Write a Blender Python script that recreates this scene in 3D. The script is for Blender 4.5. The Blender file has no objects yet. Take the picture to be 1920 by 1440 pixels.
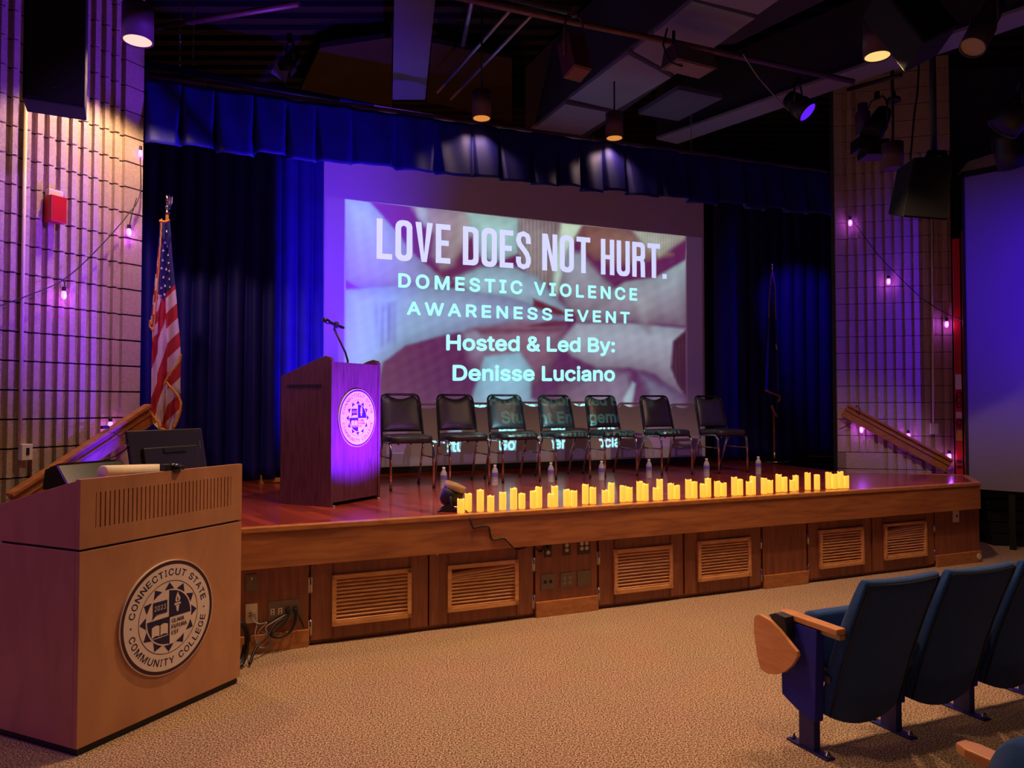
import bpy, bmesh, math, random
import numpy as np
from mathutils import Vector, Matrix, Euler
random.seed(7)
SC = bpy.context.scene
COL = SC.collection
R = math.radians
# ------------------------------------------------------------------ camera, world, exposure
F = 1400.0
EYE = Vector((0, 0, 1.6))
PITCH = math.atan(38 / F)
cd = bpy.data.cameras.new('camera'); cam = bpy.data.objects.new('camera', cd); COL.objects.link(cam)
cam.location = EYE; cam.rotation_euler = (R(90) + PITCH, 0, 0)
cd.sensor_fit = 'HORIZONTAL'; cd.sensor_width = 36; cd.lens = F / 1920 * 36
cd.clip_start = 0.05; cd.clip_end = 100
SC.camera = cam
vs = SC.view_settings
vs.view_transform = 'Standard'; vs.look = 'None'; vs.exposure = 0.08; vs.gamma = 1.0
vs.use_curve_mapping = False
w = bpy.data.worlds.new('world'); SC.world = w; w.use_nodes = True
w.node_tree.nodes['Background'].inputs[0].default_value = (0.36, 0.16, 0.42, 1)
w.node_tree.nodes['Background'].inputs[1].default_value = 0.085

def lin(c):
    return tuple(((v / 255 / 12.92) if v / 255 <= 0.04045 else ((v / 255 + 0.055) / 1.055) ** 2.4) for v in c)

def spot(name, loc, target, power, color, size, blend=0.5, radius=0.05):
    l = bpy.data.lights.new(name, 'SPOT'); l.energy = power; l.color = color
    l.spot_size = R(size); l.spot_blend = blend; l.shadow_soft_size = radius
    o = bpy.data.objects.new(name, l); COL.objects.link(o); o.location = loc
    d = Vector(target) - Vector(loc)
    o.rotation_euler = d.to_track_quat('-Z', 'Y').to_euler()
    return o

def point(name, loc, power, color, radius=0.02):
    l = bpy.data.lights.new(name, 'POINT'); l.energy = power; l.color = color; l.shadow_soft_size = radius
    o = bpy.data.objects.new(name, l); COL.objects.link(o); o.location = loc
    return o

# ------------------------------------------------------------------ measuring the photograph
CP, SP = math.cos(PITCH), math.sin(PITCH)
def ray(px, py):
    x = (px - 960) / F; y = (720 - py) / F
    return Vector((x, CP - y * SP, SP + y * CP))
def gz(px, py, z):                      # point at height z
    d = ray(px, py); return EYE + d * ((z - EYE.z) / d.z)
def gy(px, py, Y):                      # point at distance Y in front of the camera
    d = ray(px, py); return EYE + d * (Y / d.y)
def hd(deg): return Vector((math.sin(R(deg)), math.cos(R(deg)), 0))
def gp(px, py, P0, h):                  # point on the vertical plane through P0 along heading h
    u = hd(h); n = Vector((u.y, -u.x, 0)); d = ray(px, py)
    return EYE + d * ((Vector(P0) - EYE).dot(n) / d.dot(n))
def to_px(p):
    v = np.asarray(p, float) - np.array(EYE)
    dep = v[..., 1] * CP + v[..., 2] * SP; up = -v[..., 1] * SP + v[..., 2] * CP
    return 960 + F * v[..., 0] / dep, 720 - F * up / dep

HU = 66.5
U = hd(HU); V = hd(HU - 90)             # along the stage front, and into the stage
ST = 0.81                               # stage height
WARM = (1.0, 0.63, 0.37)
WARM2 = (1.0, 0.62, 0.36)
BLUE = (0.11, 0.01, 1.0)
PURP = (0.33, 0.05, 1.0)
MAG = (0.85, 0.42, 0.62)

# ---- lamps seen or inferred, plus a few unseen ones added for tint
P_PROJ = Vector((4.0, -0.8, 3.0))
spot('projector_lamp', P_PROJ, gp(960, 600, gy(720, 888, 8.2), HU), 8200, (0.80, 1.0, 1.0), 40, 0.0, 0.0)
HOUSE = [((-0.35, 4.7, 4.6), 450), ((2.0, 5.6, 4.6), 260), ((0.9, 2.6, 4.6), 130), ((4.7, 5.9, 4.6), 60), ((3.4, 2.3, 4.6), 60), ((-2.3, 3.0, 4.6), 90)]
spot('unseen_rear_lamp', (-5.2, 0.6, 3.2), (-2.2, 3.6, .9), 170, (0.4, 0.05, 1.0), 50, 0.8, 0.1)  # unseen lamp added left of frame, turns the desk's side purple
for p, e in HOUSE:
    spot('house_light_lamp', p, (p[0], p[1], 0), e, WARM, 100, 0.9, 0.09)
CANS = [(258, 78, 5.35, .214, 120, 0), (1645, 107, 5.6, .2, 210, 0), (903, 223, 7.0, .18, 12, 1), (1152, 260, 7.62, .18, 12, 1)]
CANP = []
for (px, py, Y, dia, e, k) in CANS:
    p = gy(px, py, Y); CANP.append(p)
    spot('downlight_lamp', p - Vector((0, 0, .02)), (p.x, p.y, 0), e, WARM, 125, 0.35, 0.05)
LED = gz(838, 952, ST) + Vector((0, 0, .16))
spot('led_blue_lamp', LED + Vector((-.08, .04, .03)), LED + Vector((-.95, .38, .90)), 950, BLUE, 96, 0.8, 0.03)
spot('led_red_lamp', LED + Vector((-.08, .04, .03)), gp(700, 690, gz(620, 951, ST), 27), 26, MAG, 100, 1.0, 0.03)
wl_aim = (-3.15, 5.6, 2.7)
SIDE_LED = Vector((6.3, 5.6, 2.9))
spot('side_led_lamp', SIDE_LED, (6.2, 7.9, 2.7), 760, (0.06, 0.0, 1.0), 74, 0.9, 0.05)
point('backstage_lamp', gy(640, 640, 9.6), 45, (1.0, 0.30, 0.08), 0.08)
spot('added_curtain_lamp', (3.3, 9.25, 4.2), gy(1530, 620, 10.9), 70, (.1, .02, 1.0), 46, 0.8, 0.05)  # added lamp without a fixture, puts blue on the right curtain
spot('added_wall_lamp', (0.9, 2.2, 4.5), wl_aim, 650, (.42, .10, 1.0), 24, 0.9, 0.05)  # another added lamp, no fixture, brings purple to the left wall
point('backstage_lamp', gy(520, 560, 8.6), 10, (1.0, 0.40, 0.1), 0.08)

# ------------------------------------------------------------------ materials
def new_mat(name):
    m = bpy.data.materials.new(name); m.use_nodes = True
    nt = m.node_tree; return m, nt, nt.nodes['Principled BSDF']
def N(nt, t, **kw):
    n = nt.nodes.new(t)
    for k, v in kw.items(): setattr(n, k, v)
    return n
def mat(name, c, rough=0.5, metal=0.0, var=0.12, scale=20.0, bump=0.0, bscale=None, emit=None, es=0.0, spec=0.5, sheen=0.0, stretch=None, coat=0.0):
    m, nt, b = new_mat(name)
    c = lin(c)
    tc = N(nt, 'ShaderNodeTexCoord'); nz = N(nt, 'ShaderNodeTexNoise'); nz.inputs['Scale'].default_value = scale
    nz.inputs['Detail'].default_value = 5
    src = tc.outputs['Object']
    if stretch:
        mp = N(nt, 'ShaderNodeMapping'); mp.inputs['Scale'].default_value = stretch; nt.links.new(src, mp.inputs[0]); src = mp.outputs[0]
    nt.links.new(src, nz.inputs['Vector'])
    cr = N(nt, 'ShaderNodeValToRGB')
    cr.color_ramp.elements[0].position = 0.3; cr.color_ramp.elements[1].position = 0.7
    cr.color_ramp.elements[0].color = (*[v * (1 - var) for v in c], 1)
    cr.color_ramp.elements[1].color = (*[min(1, v * (1 + var)) for v in c], 1)
    nt.links.new(nz.outputs['Fac'], cr.inputs[0]); nt.links.new(cr.outputs[0], b.inputs['Base Color'])
    b.inputs['Roughness'].default_value = rough; b.inputs['Metallic'].default_value = metal
    b.inputs['Specular IOR Level'].default_value = spec
    if sheen: b.inputs['Sheen Weight'].default_value = sheen
    if coat: b.inputs['Coat Weight'].default_value = coat; b.inputs['Coat Roughness'].default_value = .08
    if bump:
        bp = N(nt, 'ShaderNodeBump'); bp.inputs['Strength'].default_value = bump; bp.inputs['Distance'].default_value = 0.01
        n2 = N(nt, 'ShaderNodeTexNoise'); n2.inputs['Scale'].default_value = bscale or scale * 4; n2.inputs['Detail'].default_value = 6
        nt.links.new(src, n2.inputs['Vector']); nt.links.new(n2.outputs['Fac'], bp.inputs['Height']); nt.links.new(bp.outputs[0], b.inputs['Normal'])
    if emit:
        b.inputs['Emission Color'].default_value = (*lin(emit), 1); b.inputs['Emission Strength'].default_value = es
    return m
def wood(name, c1, c2, rough=0.35, grain=(1, 1, 14), rot=(0, 0, 0), scale=3.0, coat=0.2, bump=0.05):
    m, nt, b = new_mat(name)
    tc = N(nt, 'ShaderNodeTexCoord'); mp = N(nt, 'ShaderNodeMapping')
    mp.inputs['Scale'].default_value = grain; mp.inputs['Rotation'].default_value = rot
    nt.links.new(tc.outputs['Object'], mp.inputs[0])
    nz = N(nt, 'ShaderNodeTexNoise'); nz.inputs['Scale'].default_value = scale; nz.inputs['Detail'].default_value = 7; nz.inputs['Distortion'].default_value = 0.6
    nt.links.new(mp.outputs[0], nz.inputs['Vector'])
    cr = N(nt, 'ShaderNodeValToRGB'); e = cr.color_ramp.elements
    e[0].position = .32; e[1].position = .66; e[0].color = (*lin(c1), 1); e[1].color = (*lin(c2), 1)
    nt.links.new(nz.outputs['Fac'], cr.inputs[0]); nt.links.new(cr.outputs[0], b.inputs['Base Color'])
    b.inputs['Roughness'].default_value = rough
    b.inputs['Coat Weight'].default_value = coat; b.inputs['Coat Roughness'].default_value = 0.15
    bp = N(nt, 'ShaderNodeBump'); bp.inputs['Strength'].default_value = bump; bp.inputs['Distance'].default_value = .005
    nt.links.new(nz.outputs['Fac'], bp.inputs['Height']); nt.links.new(bp.outputs[0], b.inputs['Normal'])
    return m
M = {}
M['carpet'] = mat('carpet', (166, 136, 108), 0.95, var=.9, scale=190, bump=.5, bscale=200, spec=.1)
def carpet_mat():
    m, nt, b = new_mat('carpet'); tc = N(nt, 'ShaderNodeTexCoord')
    n1 = N(nt, 'ShaderNodeTexNoise'); n1.inputs['Scale'].default_value = 125; n1.inputs['Detail'].default_value = 2; nt.links.new(tc.outputs['Object'], n1.inputs['Vector'])
    n2 = N(nt, 'ShaderNodeTexNoise'); n2.inputs['Scale'].default_value = 3; nt.links.new(tc.outputs['Object'], n2.inputs['Vector'])
    cr = N(nt, 'ShaderNodeValToRGB'); e = cr.color_ramp.elements; e[0].position = .40; e[1].position = .60; e[0].color = (*lin((92, 70, 54)), 1); e[1].color = (*lin((212, 178, 142)), 1)
    md = cr.color_ramp.elements.new(.5); md.color = (*lin((158, 128, 102)), 1)
    nt.links.new(n1.outputs['Fac'], cr.inputs[0])
    mx = N(nt, 'ShaderNodeMixRGB', blend_type='MULTIPLY'); mx.inputs[0].default_value = .18; nt.links.new(cr.outputs[0], mx.inputs[1]); nt.links.new(n2.outputs['Color'], mx.inputs[2])
    nt.links.new(mx.outputs[0], b.inputs['Base Color']); b.inputs['Roughness'].default_value = .95; b.inputs['Specular IOR Level'].default_value = .1
    bp = N(nt, 'ShaderNodeBump'); bp.inputs['Strength'].default_value = .4; bp.inputs['Distance'].default_value = .004; nt.links.new(n1.outputs['Fac'], bp.inputs['Height']); nt.links.new(bp.outputs[0], b.inputs['Normal'])
    return m
M['carpet'] = carpet_mat()
M['block'] = mat('block', (196, 172, 150), 0.9, var=.10, scale=45, bump=.9, bscale=170, spec=.2)
M['mortar'] = mat('mortar', (70, 55, 48), 0.95, var=.2)
M['fascia'] = wood('fascia', (142, 82, 46), (180, 112, 64), .32, grain=(1, 1, 9), rot=(0, 0, R(23.5)), scale=2.6)
M['panel'] = wood('panel', (122, 66, 38), (152, 86, 50), .4, grain=(9, 9, .9), scale=3)
M['lightwood'] = wood('lightwood', (196, 132, 76), (224, 162, 98), .4, grain=(2, 2, 9), scale=4)
M['deskwood'] = wood('deskwood', (172, 118, 80), (190, 134, 92), .38, grain=(3, 3, 1.2), scale=2.2, coat=.15, bump=.01)
M['rail'] = wood('rail', (160, 98, 50), (190, 124, 66), .35, grain=(3, 3, 9), scale=4)
M['lectern'] = wood('lectern', (68, 34, 42), (96, 52, 60), .33, grain=(11, 11, 1), scale=5)
M['arm'] = wood('arm', (196, 128, 74), (214, 146, 88), .35, grain=(2, 2, 9), scale=4)
M['curtain'] = mat('curtain', (20, 16, 118), 0.62, var=.15, scale=6, spec=.35)
M['black'] = mat('black', (16, 15, 18), 0.5, var=.2)
M['blackgloss'] = mat('blackgloss', (14, 13, 16), 0.25, var=.2)
M['vinyl'] = mat('vinyl', (42, 40, 39), 0.32, var=.15, bump=.15, bscale=160)
M['darkplastic'] = mat('darkplastic', (36, 30, 32), 0.4, var=.1)
M['speaker'] = mat('speaker', (6, 6, 9), 0.85, var=.2, bump=.3, bscale=400)
M['chrome'] = mat('chrome', (190, 180, 175), 0.18, 1.0, var=.05)
M['steel'] = mat('steel', (150, 140, 128), 0.35, 0.9, var=.08)
M['plate'] = mat('plate', (120, 104, 84), 0.4, 0.5, var=.08)
M['brownplate'] = mat('brownplate', (72, 50, 36), 0.5, 0.0, var=.08)
M['white'] = mat('white', (226, 222, 214), 0.5, var=.04)
M['ivory'] = mat('ivory', (222, 206, 172), 0.45, var=.04)
M['paper'] = mat('paper', (232, 214, 178), 0.8, var=.05)
M['screen'] = mat('screen', (205, 200, 205), 0.9, var=.02, scale=3, spec=.1)
M['seatblue'] = mat('seatblue', (36, 70, 124), 0.95, var=.2, scale=260, bump=.3, bscale=500, spec=.15, sheen=.15)
M['seatside'] = mat('seatside', (26, 26, 140), 0.8, var=.1)
M['navymetal'] = mat('navymetal', (30, 28, 100), 0.42, 0.2, var=.08)
M['red'] = mat('red', (190, 26, 22), 0.4, var=.08)
M['orange'] = mat('orange', (196, 66, 40), 0.5, var=.08)
M['yellow'] = mat('yellow', (214, 190, 50), 0.5, var=.1)
M['ceil'] = mat('ceil', (24, 18, 24), 0.9, var=.25, scale=5)
M['deckmetal'] = mat('deckmetal', (40, 28, 26), 0.8, var=.25, scale=3)
M['beam'] = mat('beam', (132, 128, 152), 0.85, var=.06, scale=3)
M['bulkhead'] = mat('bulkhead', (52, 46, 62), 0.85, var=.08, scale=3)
M['ductgrey'] = mat('ductgrey', (84, 86, 92), 0.85, var=.06, scale=3)
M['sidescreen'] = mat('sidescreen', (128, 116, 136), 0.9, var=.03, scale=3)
M['ducttile'] = mat('ducttile', (84, 84, 112), 0.8, var=.05, scale=3)
M['pipe'] = mat('pipe', (120, 84, 84), 0.45, 0.5, var=.15)
M['conduit'] = mat('conduit', (150, 150, 165), 0.4, 0.6, var=.1)
M['can'] = mat('can', (86, 60, 66), 0.6, var=.08)
M['glow'] = mat('glow', (255, 220, 150), 0.5, emit=(255, 206, 120), es=1.0)
M['glowdim'] = mat('glowdim', (255, 190, 90), 0.5, emit=(255, 170, 70), es=.55)
M['navy'] = mat('navy', (24, 18, 64), 0.5, var=.05)
M['maroon'] = mat('maroon', (58, 24, 34), 0.5, var=.05)
M['sealwhite'] = mat('sealwhite', (226, 206, 190), 0.5, var=.03)
M['gold'] = mat('gold', (212, 144, 40), 0.7, var=.25, scale=90, bump=.5)
M['brass'] = mat('brass', (190, 160, 110), 0.25, 1.0)
M['flagred'] = mat('flagred', (170, 28, 36), 0.8, var=.12)
M['flagblue'] = mat('flagblue', (26, 28, 84), 0.8, var=.12)
M['bulb'] = mat('bulb', (200, 120, 255), 0.2, emit=(190, 90, 255), es=5.0)
M['purplelens'] = mat('purplelens', (90, 40, 220), 0.2, emit=(90, 30, 230), es=1.0)
M['candle'] = mat('candle', (250, 205, 120), 0.55, var=.03, emit=(255, 184, 58), es=.86)
M['wire'] = mat('wire', (24, 18, 18), 0.5)
M['wiregrey'] = mat('wiregrey', (150, 150, 146), 0.5)
M['backwall'] = mat('backwall', (44, 32, 28), 0.9, var=.2, scale=3)
M['blocksmooth'] = mat('blocksmooth', (170, 140, 118), 0.9, var=.1, scale=20, bump=.3)
M['orangewood'] = wood('orangewood', (150, 70, 40), (176, 92, 54), .5)
def plastic_clear():
    m, nt, b = new_mat('clear_plastic')
    nz = N(nt, 'ShaderNodeTexNoise'); nz.inputs['Scale'].default_value = 60
    bp = N(nt, 'ShaderNodeBump'); bp.inputs['Strength'].default_value = .1; nt.links.new(nz.outputs[0], bp.inputs['Height']); nt.links.new(bp.outputs[0], b.inputs['Normal'])
    b.inputs['Base Color'].default_value = (.85, .87, .95, 1); b.inputs['Roughness'].default_value = .1
    b.inputs['Alpha'].default_value = .42; b.inputs['Specular IOR Level'].default_value = .8
    return m
M['clear'] = plastic_clear()
def deck_mat():
    m, nt, b = new_mat('stage_deck')
    tc = N(nt, 'ShaderNodeTexCoord'); mp = N(nt, 'ShaderNodeMapping'); mp.inputs['Rotation'].default_value = (0, 0, R(-38.5 - 90))
    nt.links.new(tc.outputs['Object'], mp.inputs[0])
    br = N(nt, 'ShaderNodeTexBrick'); br.inputs['Scale'].default_value = 1.0
    br.inputs['Brick Width'].default_value = .9; br.inputs['Row Height'].default_value = .085; br.inputs['Mortar Size'].default_value = .0012
    br.inputs['Color1'].default_value = (*lin((184, 74, 50)), 1); br.inputs['Color2'].default_value = (*lin((128, 46, 34)), 1); br.inputs['Mortar'].default_value = (*lin((50, 18, 14)), 1)
    nt.links.new(mp.outputs[0], br.inputs['Vector'])
    nz = N(nt, 'ShaderNodeTexNoise'); nz.inputs['Scale'].default_value = 6; nz.inputs['Detail'].default_value = 6
    mp2 = N(nt, 'ShaderNodeMapping'); mp2.inputs['Rotation'].default_value = (0, 0, R(-38.5 - 90)); mp2.inputs['Scale'].default_value = (.6, 9, 1)
    nt.links.new(tc.outputs['Object'], mp2.inputs[0]); nt.links.new(mp2.outputs[0], nz.inputs['Vector'])
    mx = N(nt, 'ShaderNodeMixRGB', blend_type='MULTIPLY'); mx.inputs[0].default_value = .35
    nt.links.new(br.outputs['Color'], mx.inputs[1]); nt.links.new(nz.outputs['Color'], mx.inputs[2])
    nt.links.new(mx.outputs[0], b.inputs['Base Color'])
    b.inputs['Roughness'].default_value = .27; b.inputs['Coat Weight'].default_value = .5; b.inputs['Coat Roughness'].default_value = .12
    return m
M['deck'] = deck_mat()

# ------------------------------------------------------------------ mesh helpers
class MB:
    def __init__(s): s.v = []; s.f = []; s.m = []; s.mx = Matrix.Identity(4); s.sm = []
    def add(s, vs, fs, m=0, smooth=False):
        o = len(s.v); s.v += [s.mx @ Vector(p) for p in vs]
        for f in fs: s.f.append(tuple(o + i for i in f)); s.m.append(m); s.sm.append(smooth)
        return s
    def box(s, x0, x1, y0, y1, z0, z1, m=0):
        vs = [(x, y, z) for z in (z0, z1) for x, y in ((x0, y0), (x1, y0), (x1, y1), (x0, y1))]
        return s.add(vs, [(3, 2, 1, 0), (4, 5, 6, 7), (0, 1, 5, 4), (1, 2, 6, 5), (2, 3, 7, 6), (3, 0, 4, 7)], m)
    def obox(s, A, B, th, z0, z1, m=0):   # box along segment A-B, th to the right side (heading+90)
        A = Vector((A[0], A[1], 0)); B = Vector((B[0], B[1], 0)); d = (B - A).normalized(); n = Vector((d.y, -d.x, 0)) * th
        q = [A, B, B + n, A + n]
        if th > 0: q = q[::-1]
        vs = [(p.x, p.y, z) for z in (z0, z1) for p in q]
        return s.add(vs, [(3, 2, 1, 0), (4, 5, 6, 7), (0, 1, 5, 4), (1, 2, 6, 5), (2, 3, 7, 6), (3, 0, 4, 7)], m)
    def prism(s, poly, d, m=0, smooth=False):      # poly: list of 3D points, d: extrusion vector
        n = len(poly); d = Vector(d); vs = [Vector(p) for p in poly] + [Vector(p) + d for p in poly]
        nm = Vector((0, 0, 0))
        for i in range(n): nm += vs[i].cross(vs[(i + 1) % n])
        if nm.dot(d) < 0: vs = vs[:n][::-1] + vs[n:][::-1]
        fs = [tuple(range(n))[::-1], tuple(range(n, 2 * n))] 
        s.add(vs, fs, m)
        o = len(s.v) - 2 * n
        for i in range(n):
            j = (i + 1) % n; s.f.append((o + i, o + j, o + n + j, o + n + i)); s.m.append(m); s.sm.append(smooth)
        return s
    def slab(s, pts, z, h, m=0): return s.prism([(p[0], p[1], z) for p in pts], (0, 0, h), m)
    def tube(s, pts, r, seg=10, m=0, caps=True, closed=False):
        pts = [Vector(p) for p in pts]; n = len(pts)
        rr = r if isinstance(r, (list, tuple)) else [r] * n
        T = []
        for i in range(n):
            a = pts[(i - 1) % n] if (closed or i > 0) else pts[i]; b = pts[(i + 1) % n] if (closed or i < n - 1) else pts[i]
            t = (b - a); T.append(t.normalized() if t.length > 1e-9 else Vector((0, 0, 1)))
        ref = Vector((0, 0, 1)) if abs(T[0].z) < .9 else Vector((1, 0, 0))
        vs = []; nrm = (ref - T[0] * ref.dot(T[0])).normalized()
        for i in range(n):
            nrm = (nrm - T[i] * nrm.dot(T[i]))
            nrm = nrm.normalized() if nrm.length > 1e-6 else Vector((1, 0, 0))
            b = T[i].cross(nrm)
            for k in range(seg):
                a = 2 * math.pi * k / seg; vs.append(pts[i] + (nrm * math.cos(a) + b * math.sin(a)) * rr[i])
        fs = []
        for i in range(n if closed else n - 1):
            j = (i + 1) % n
            for k in range(seg): l = (k + 1) % seg; fs.append((i * seg + k, i * seg + l, j * seg + l, j * seg + k))
        s.add(vs, fs, m, True)
        if caps and not closed: s.add(vs, [tuple(range(seg))[::-1], tuple(range((n - 1) * seg, n * seg))], m)
        return s
    def lathe(s, prof, seg=24, m=0, c=(0, 0, 0), sx=1, sy=1, smooth=True):
        vs = []; n = len(prof)
        for (r, z) in prof:
            for k in range(seg):
                a = 2 * math.pi * k / seg; vs.append((c[0] + r * sx * math.cos(a), c[1] + r * sy * math.sin(a), c[2] + z))
        fs = [(i * seg + k, i * seg + (k + 1) % seg, (i + 1) * seg + (k + 1) % seg, (i + 1) * seg + k) for i in range(n - 1) for k in range(seg)]
        s.add(vs, fs, m, smooth)
        cap = []
        if prof[0][0] > 1e-4: cap.append(tuple(range(seg))[::-1])
        if prof[-1][0] > 1e-4: cap.append(tuple(range((n - 1) * seg, n * seg)))
        if cap: s.add(vs, cap, m)
        return s
    def build(s, name, mats, parent=None, bevel=0, solid=0, sub=0, loc=None, rz=0):
        me = bpy.data.meshes.new(name)
        me.from_pydata([tuple(v) for v in s.v], [], s.f); me.update()
        if not isinstance(mats, (list, tuple)): mats = [mats]
        for mm in mats: me.materials.append(M[mm] if isinstance(mm, str) else mm)
        me.polygons.foreach_set('material_index', s.m); me.polygons.foreach_set('use_smooth', s.sm)
        bm = bmesh.new(); bm.from_mesh(me); bmesh.ops.remove_doubles(bm, verts=bm.verts, dist=1e-6); bm.to_mesh(me); bm.free()
        o = bpy.data.objects.new(name, me); COL.objects.link(o)
        if parent: o.parent = parent
        if loc is not None: o.location = loc
        if rz: o.rotation_euler.z = rz
        if bevel:
            b = o.modifiers.new('bevel', 'BEVEL'); b.width = bevel; b.segments = 2; b.limit_method = 'ANGLE'; b.angle_limit = R(40)
        if solid:
            b = o.modifiers.new('solid', 'SOLIDIFY'); b.thickness = solid; b.offset = 0
        if sub:
            b = o.modifiers.new('sub', 'SUBSURF'); b.levels = sub; b.render_levels = sub
        return o
def tag(o, label=None, cat=None, group=None, kind=None):
    if label: o['label'] = label
    if cat: o['category'] = cat
    if group: o['group'] = group
    if kind: o['kind'] = kind
    return o
def thing(name, label, cat, loc=(0, 0, 0), rz=0, group=None):
    o = bpy.data.objects.new(name, None); COL.objects.link(o); o.location = loc; o.rotation_euler = (0, 0, rz)
    o.empty_display_size = .1
    return tag(o, label, cat, group)
def struct(o): o['kind'] = 'structure'; return o
def copy_tree(o, parent=None):
    c = o.copy(); COL.objects.link(c); c.parent = parent
    for ch in list(o.children): copy_tree(ch, c)
    return c
def along(direction, origin=(0, 0, 0)):     # matrix whose Z axis points along direction
    q = Vector(direction).to_track_quat('Z', 'Y'); return Matrix.Translation(Vector(origin)) @ q.to_matrix().to_4x4()
def frame(O, xd):      # local x along heading-vector xd, z up, y = z cross x
    x = Vector(xd).normalized(); z = Vector((0, 0, 1)); y = z.cross(x)
    m = Matrix.Identity(4)
    for i in range(3): m[i][0] = x[i]; m[i][1] = y[i]; m[i][2] = z[i]; m[i][3] = O[i]
    return m
_tc = {}
try:
    import os
    SANS = bpy.data.fonts.load(os.path.join(bpy.utils.system_resource('DATAFILES'), 'fonts', 'Inter.woff2'))
except Exception:
    SANS = None
def text2d(body, size=1.0, bold=0.0, space=1.0):
    k = (body, size, bold, space)
    if k in _tc: return _tc[k]
    from mathutils.geometry import delaunay_2d_cdt
    c = bpy.data.curves.new('t', 'FONT'); c.body = body
    if SANS: c.font = SANS
    c.size = size; c.space_character = space; c.resolution_u = 3; c.fill_mode = 'NONE'
    o = bpy.data.objects.new('t', c); COL.objects.link(o)
    dg = bpy.context.evaluated_depsgraph_get(); e = o.evaluated_get(dg); me = e.to_mesh()
    vs = [(v.co.x, v.co.y) for v in me.vertices]; nxt = {}
    for ed in me.edges:
        a, b = ed.vertices; nxt.setdefault(a, []).append(b); nxt.setdefault(b, []).append(a)
    e.to_mesh_clear(); bpy.data.objects.remove(o); bpy.data.curves.remove(c)
    loops = []; seen = set()
    for s_ in sorted(nxt):
        if s_ in seen: continue
        lp = [s_]; seen.add(s_); cur = s_ + 1 if s_ + 1 in nxt[s_] else nxt[s_][0]
        while cur not in seen:
            seen.add(cur); lp.append(cur); n_ = [q for q in nxt[cur] if q not in seen]
            if not n_: break
            cur = n_[0]
        if len(lp) > 2: loops.append([vs[q] for q in lp])
    V2 = []; E2 = []
    for lp in loops:
        o_ = len(V2); V2 += [Vector(p) for p in lp]; E2 += [(o_ + q, o_ + (q + 1) % len(lp)) for q in range(len(lp))]
    if not V2: _tc[k] = ([], []); return _tc[k]
    vv, ee, ff_, *_r = delaunay_2d_cdt(V2, E2, [], 0, 1e-6)
    vv = np.array([(p.x, p.y) for p in vv]); ff_ = np.array([tuple(f) for f in ff_ if len(f) == 3]); cen = vv[ff_].mean(1); wn = np.zeros(len(ff_), int)
    for lp in loops:
        L_ = np.array(lp); A_ = L_; B_ = np.roll(L_, -1, 0)
        lo, hi = L_.min(0), L_.max(0); idx = np.where((cen[:, 0] >= lo[0]) & (cen[:, 0] <= hi[0]) & (cen[:, 1] >= lo[1]) & (cen[:, 1] <= hi[1]))[0]
        X = cen[idx, 0][:, None]; Y = cen[idx, 1][:, None]
        up = (A_[:, 1] <= Y) & (B_[:, 1] > Y); dn_ = (A_[:, 1] > Y) & (B_[:, 1] <= Y)
        cr = (B_[:, 0] - A_[:, 0]) * (Y - A_[:, 1]) - (X - A_[:, 0]) * (B_[:, 1] - A_[:, 1])
        wn[idx] += (up & (cr > 0)).sum(1) - (dn_ & (cr < 0)).sum(1)
    fs = [tuple(int(q) for q in f) for f in ff_[wn != 0]]
    _tc[k] = ([tuple(p) for p in vv], fs); return _tc[k]
CAP = max(v[1] for v in text2d('H')[0])
def text_into(mb, body, height, pos, wid=None, bold=0.0, m=0, T=None, z=0.0, rot=0.0, align='c', space=1.0, arc=None):
    vs, fs = text2d(body, 1.0, bold, space)
    if not vs: return
    cap = CAP; xs = [v[0] for v in vs]; x0, x1 = min(xs), max(xs)
    sy = height / cap; sx = sy if wid is None else wid / (x1 - x0)
    ox = {'c': (x0 + x1) / 2, 'l': x0, 'r': x1}[align]
    c, s_ = math.cos(rot), math.sin(rot)
    out = []
    for (x, y) in vs:
        X = (x - ox) * sx; Y = y * sy
        out.append((pos[0] + X * c - Y * s_, pos[1] + X * s_ + Y * c, z))
    if T: out = [T @ Vector(p) for p in out]
    mb.add(out, fs, m)
# ------------------------------------------------------------------ room shell
A = Vector((-2.99, 6.0, 0)); B = Vector((3.86, 8.9, 0))           # proscenium ends
mb = MB(); mb.box(-8, 10, -2.5, 17, -.08, 0); struct(mb.build('floor', 'carpet'))
mb = MB(); mb.box(-8, 10, -2.5, 17, 5.9, 6.0)
for i in range(77): mb.box(-8, 10, -2.4 + i * .25, -2.3 + i * .25, 5.84, 5.9)
struct(mb.build('ceiling', 'ceil'))

dL = hd(27.5)
def flute_wall_left():
    P, Q = A, A - dL * 4.2
    d = (Q - P).normalized(); L = (Q - P).length; n = Vector((-d.y, d.x, 0))     # room side
    fr = Matrix.Identity(4)
    for i in range(3): fr[i][0] = d[i]; fr[i][1] = -n[i]; fr[i][2] = (0, 0, 1)[i]; fr[i][3] = P[i]
    mb = MB(); mb.mx = fr; dep = .035
    mb.box(0, L, dep + .008, .25, 0, 5.84, 1)
    z = -.13
    per = .084
    while z < 5.82:
        za, zb = max(z + .006, 0), min(z + .2032 - .006, 5.84)
        mb.box(0, L, dep, dep + .02, za, zb); mb.box(0, .16, 0, dep + .01, za, zb)
        x = .16 + per * .52
        while x < L:
            j = (random.random() - .5) * .004; mb.box(x, min(x + per * .48, L), j, dep + .01, za, zb); x += per
        z += .2032
    o = mb.build('wall_left', ['block', 'mortar']); 
    return struct(o)
flute_wall_left()
RW0 = gy(1570, 758, 9.25); RW1 = gy(1789, 758, 8.95)
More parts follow.
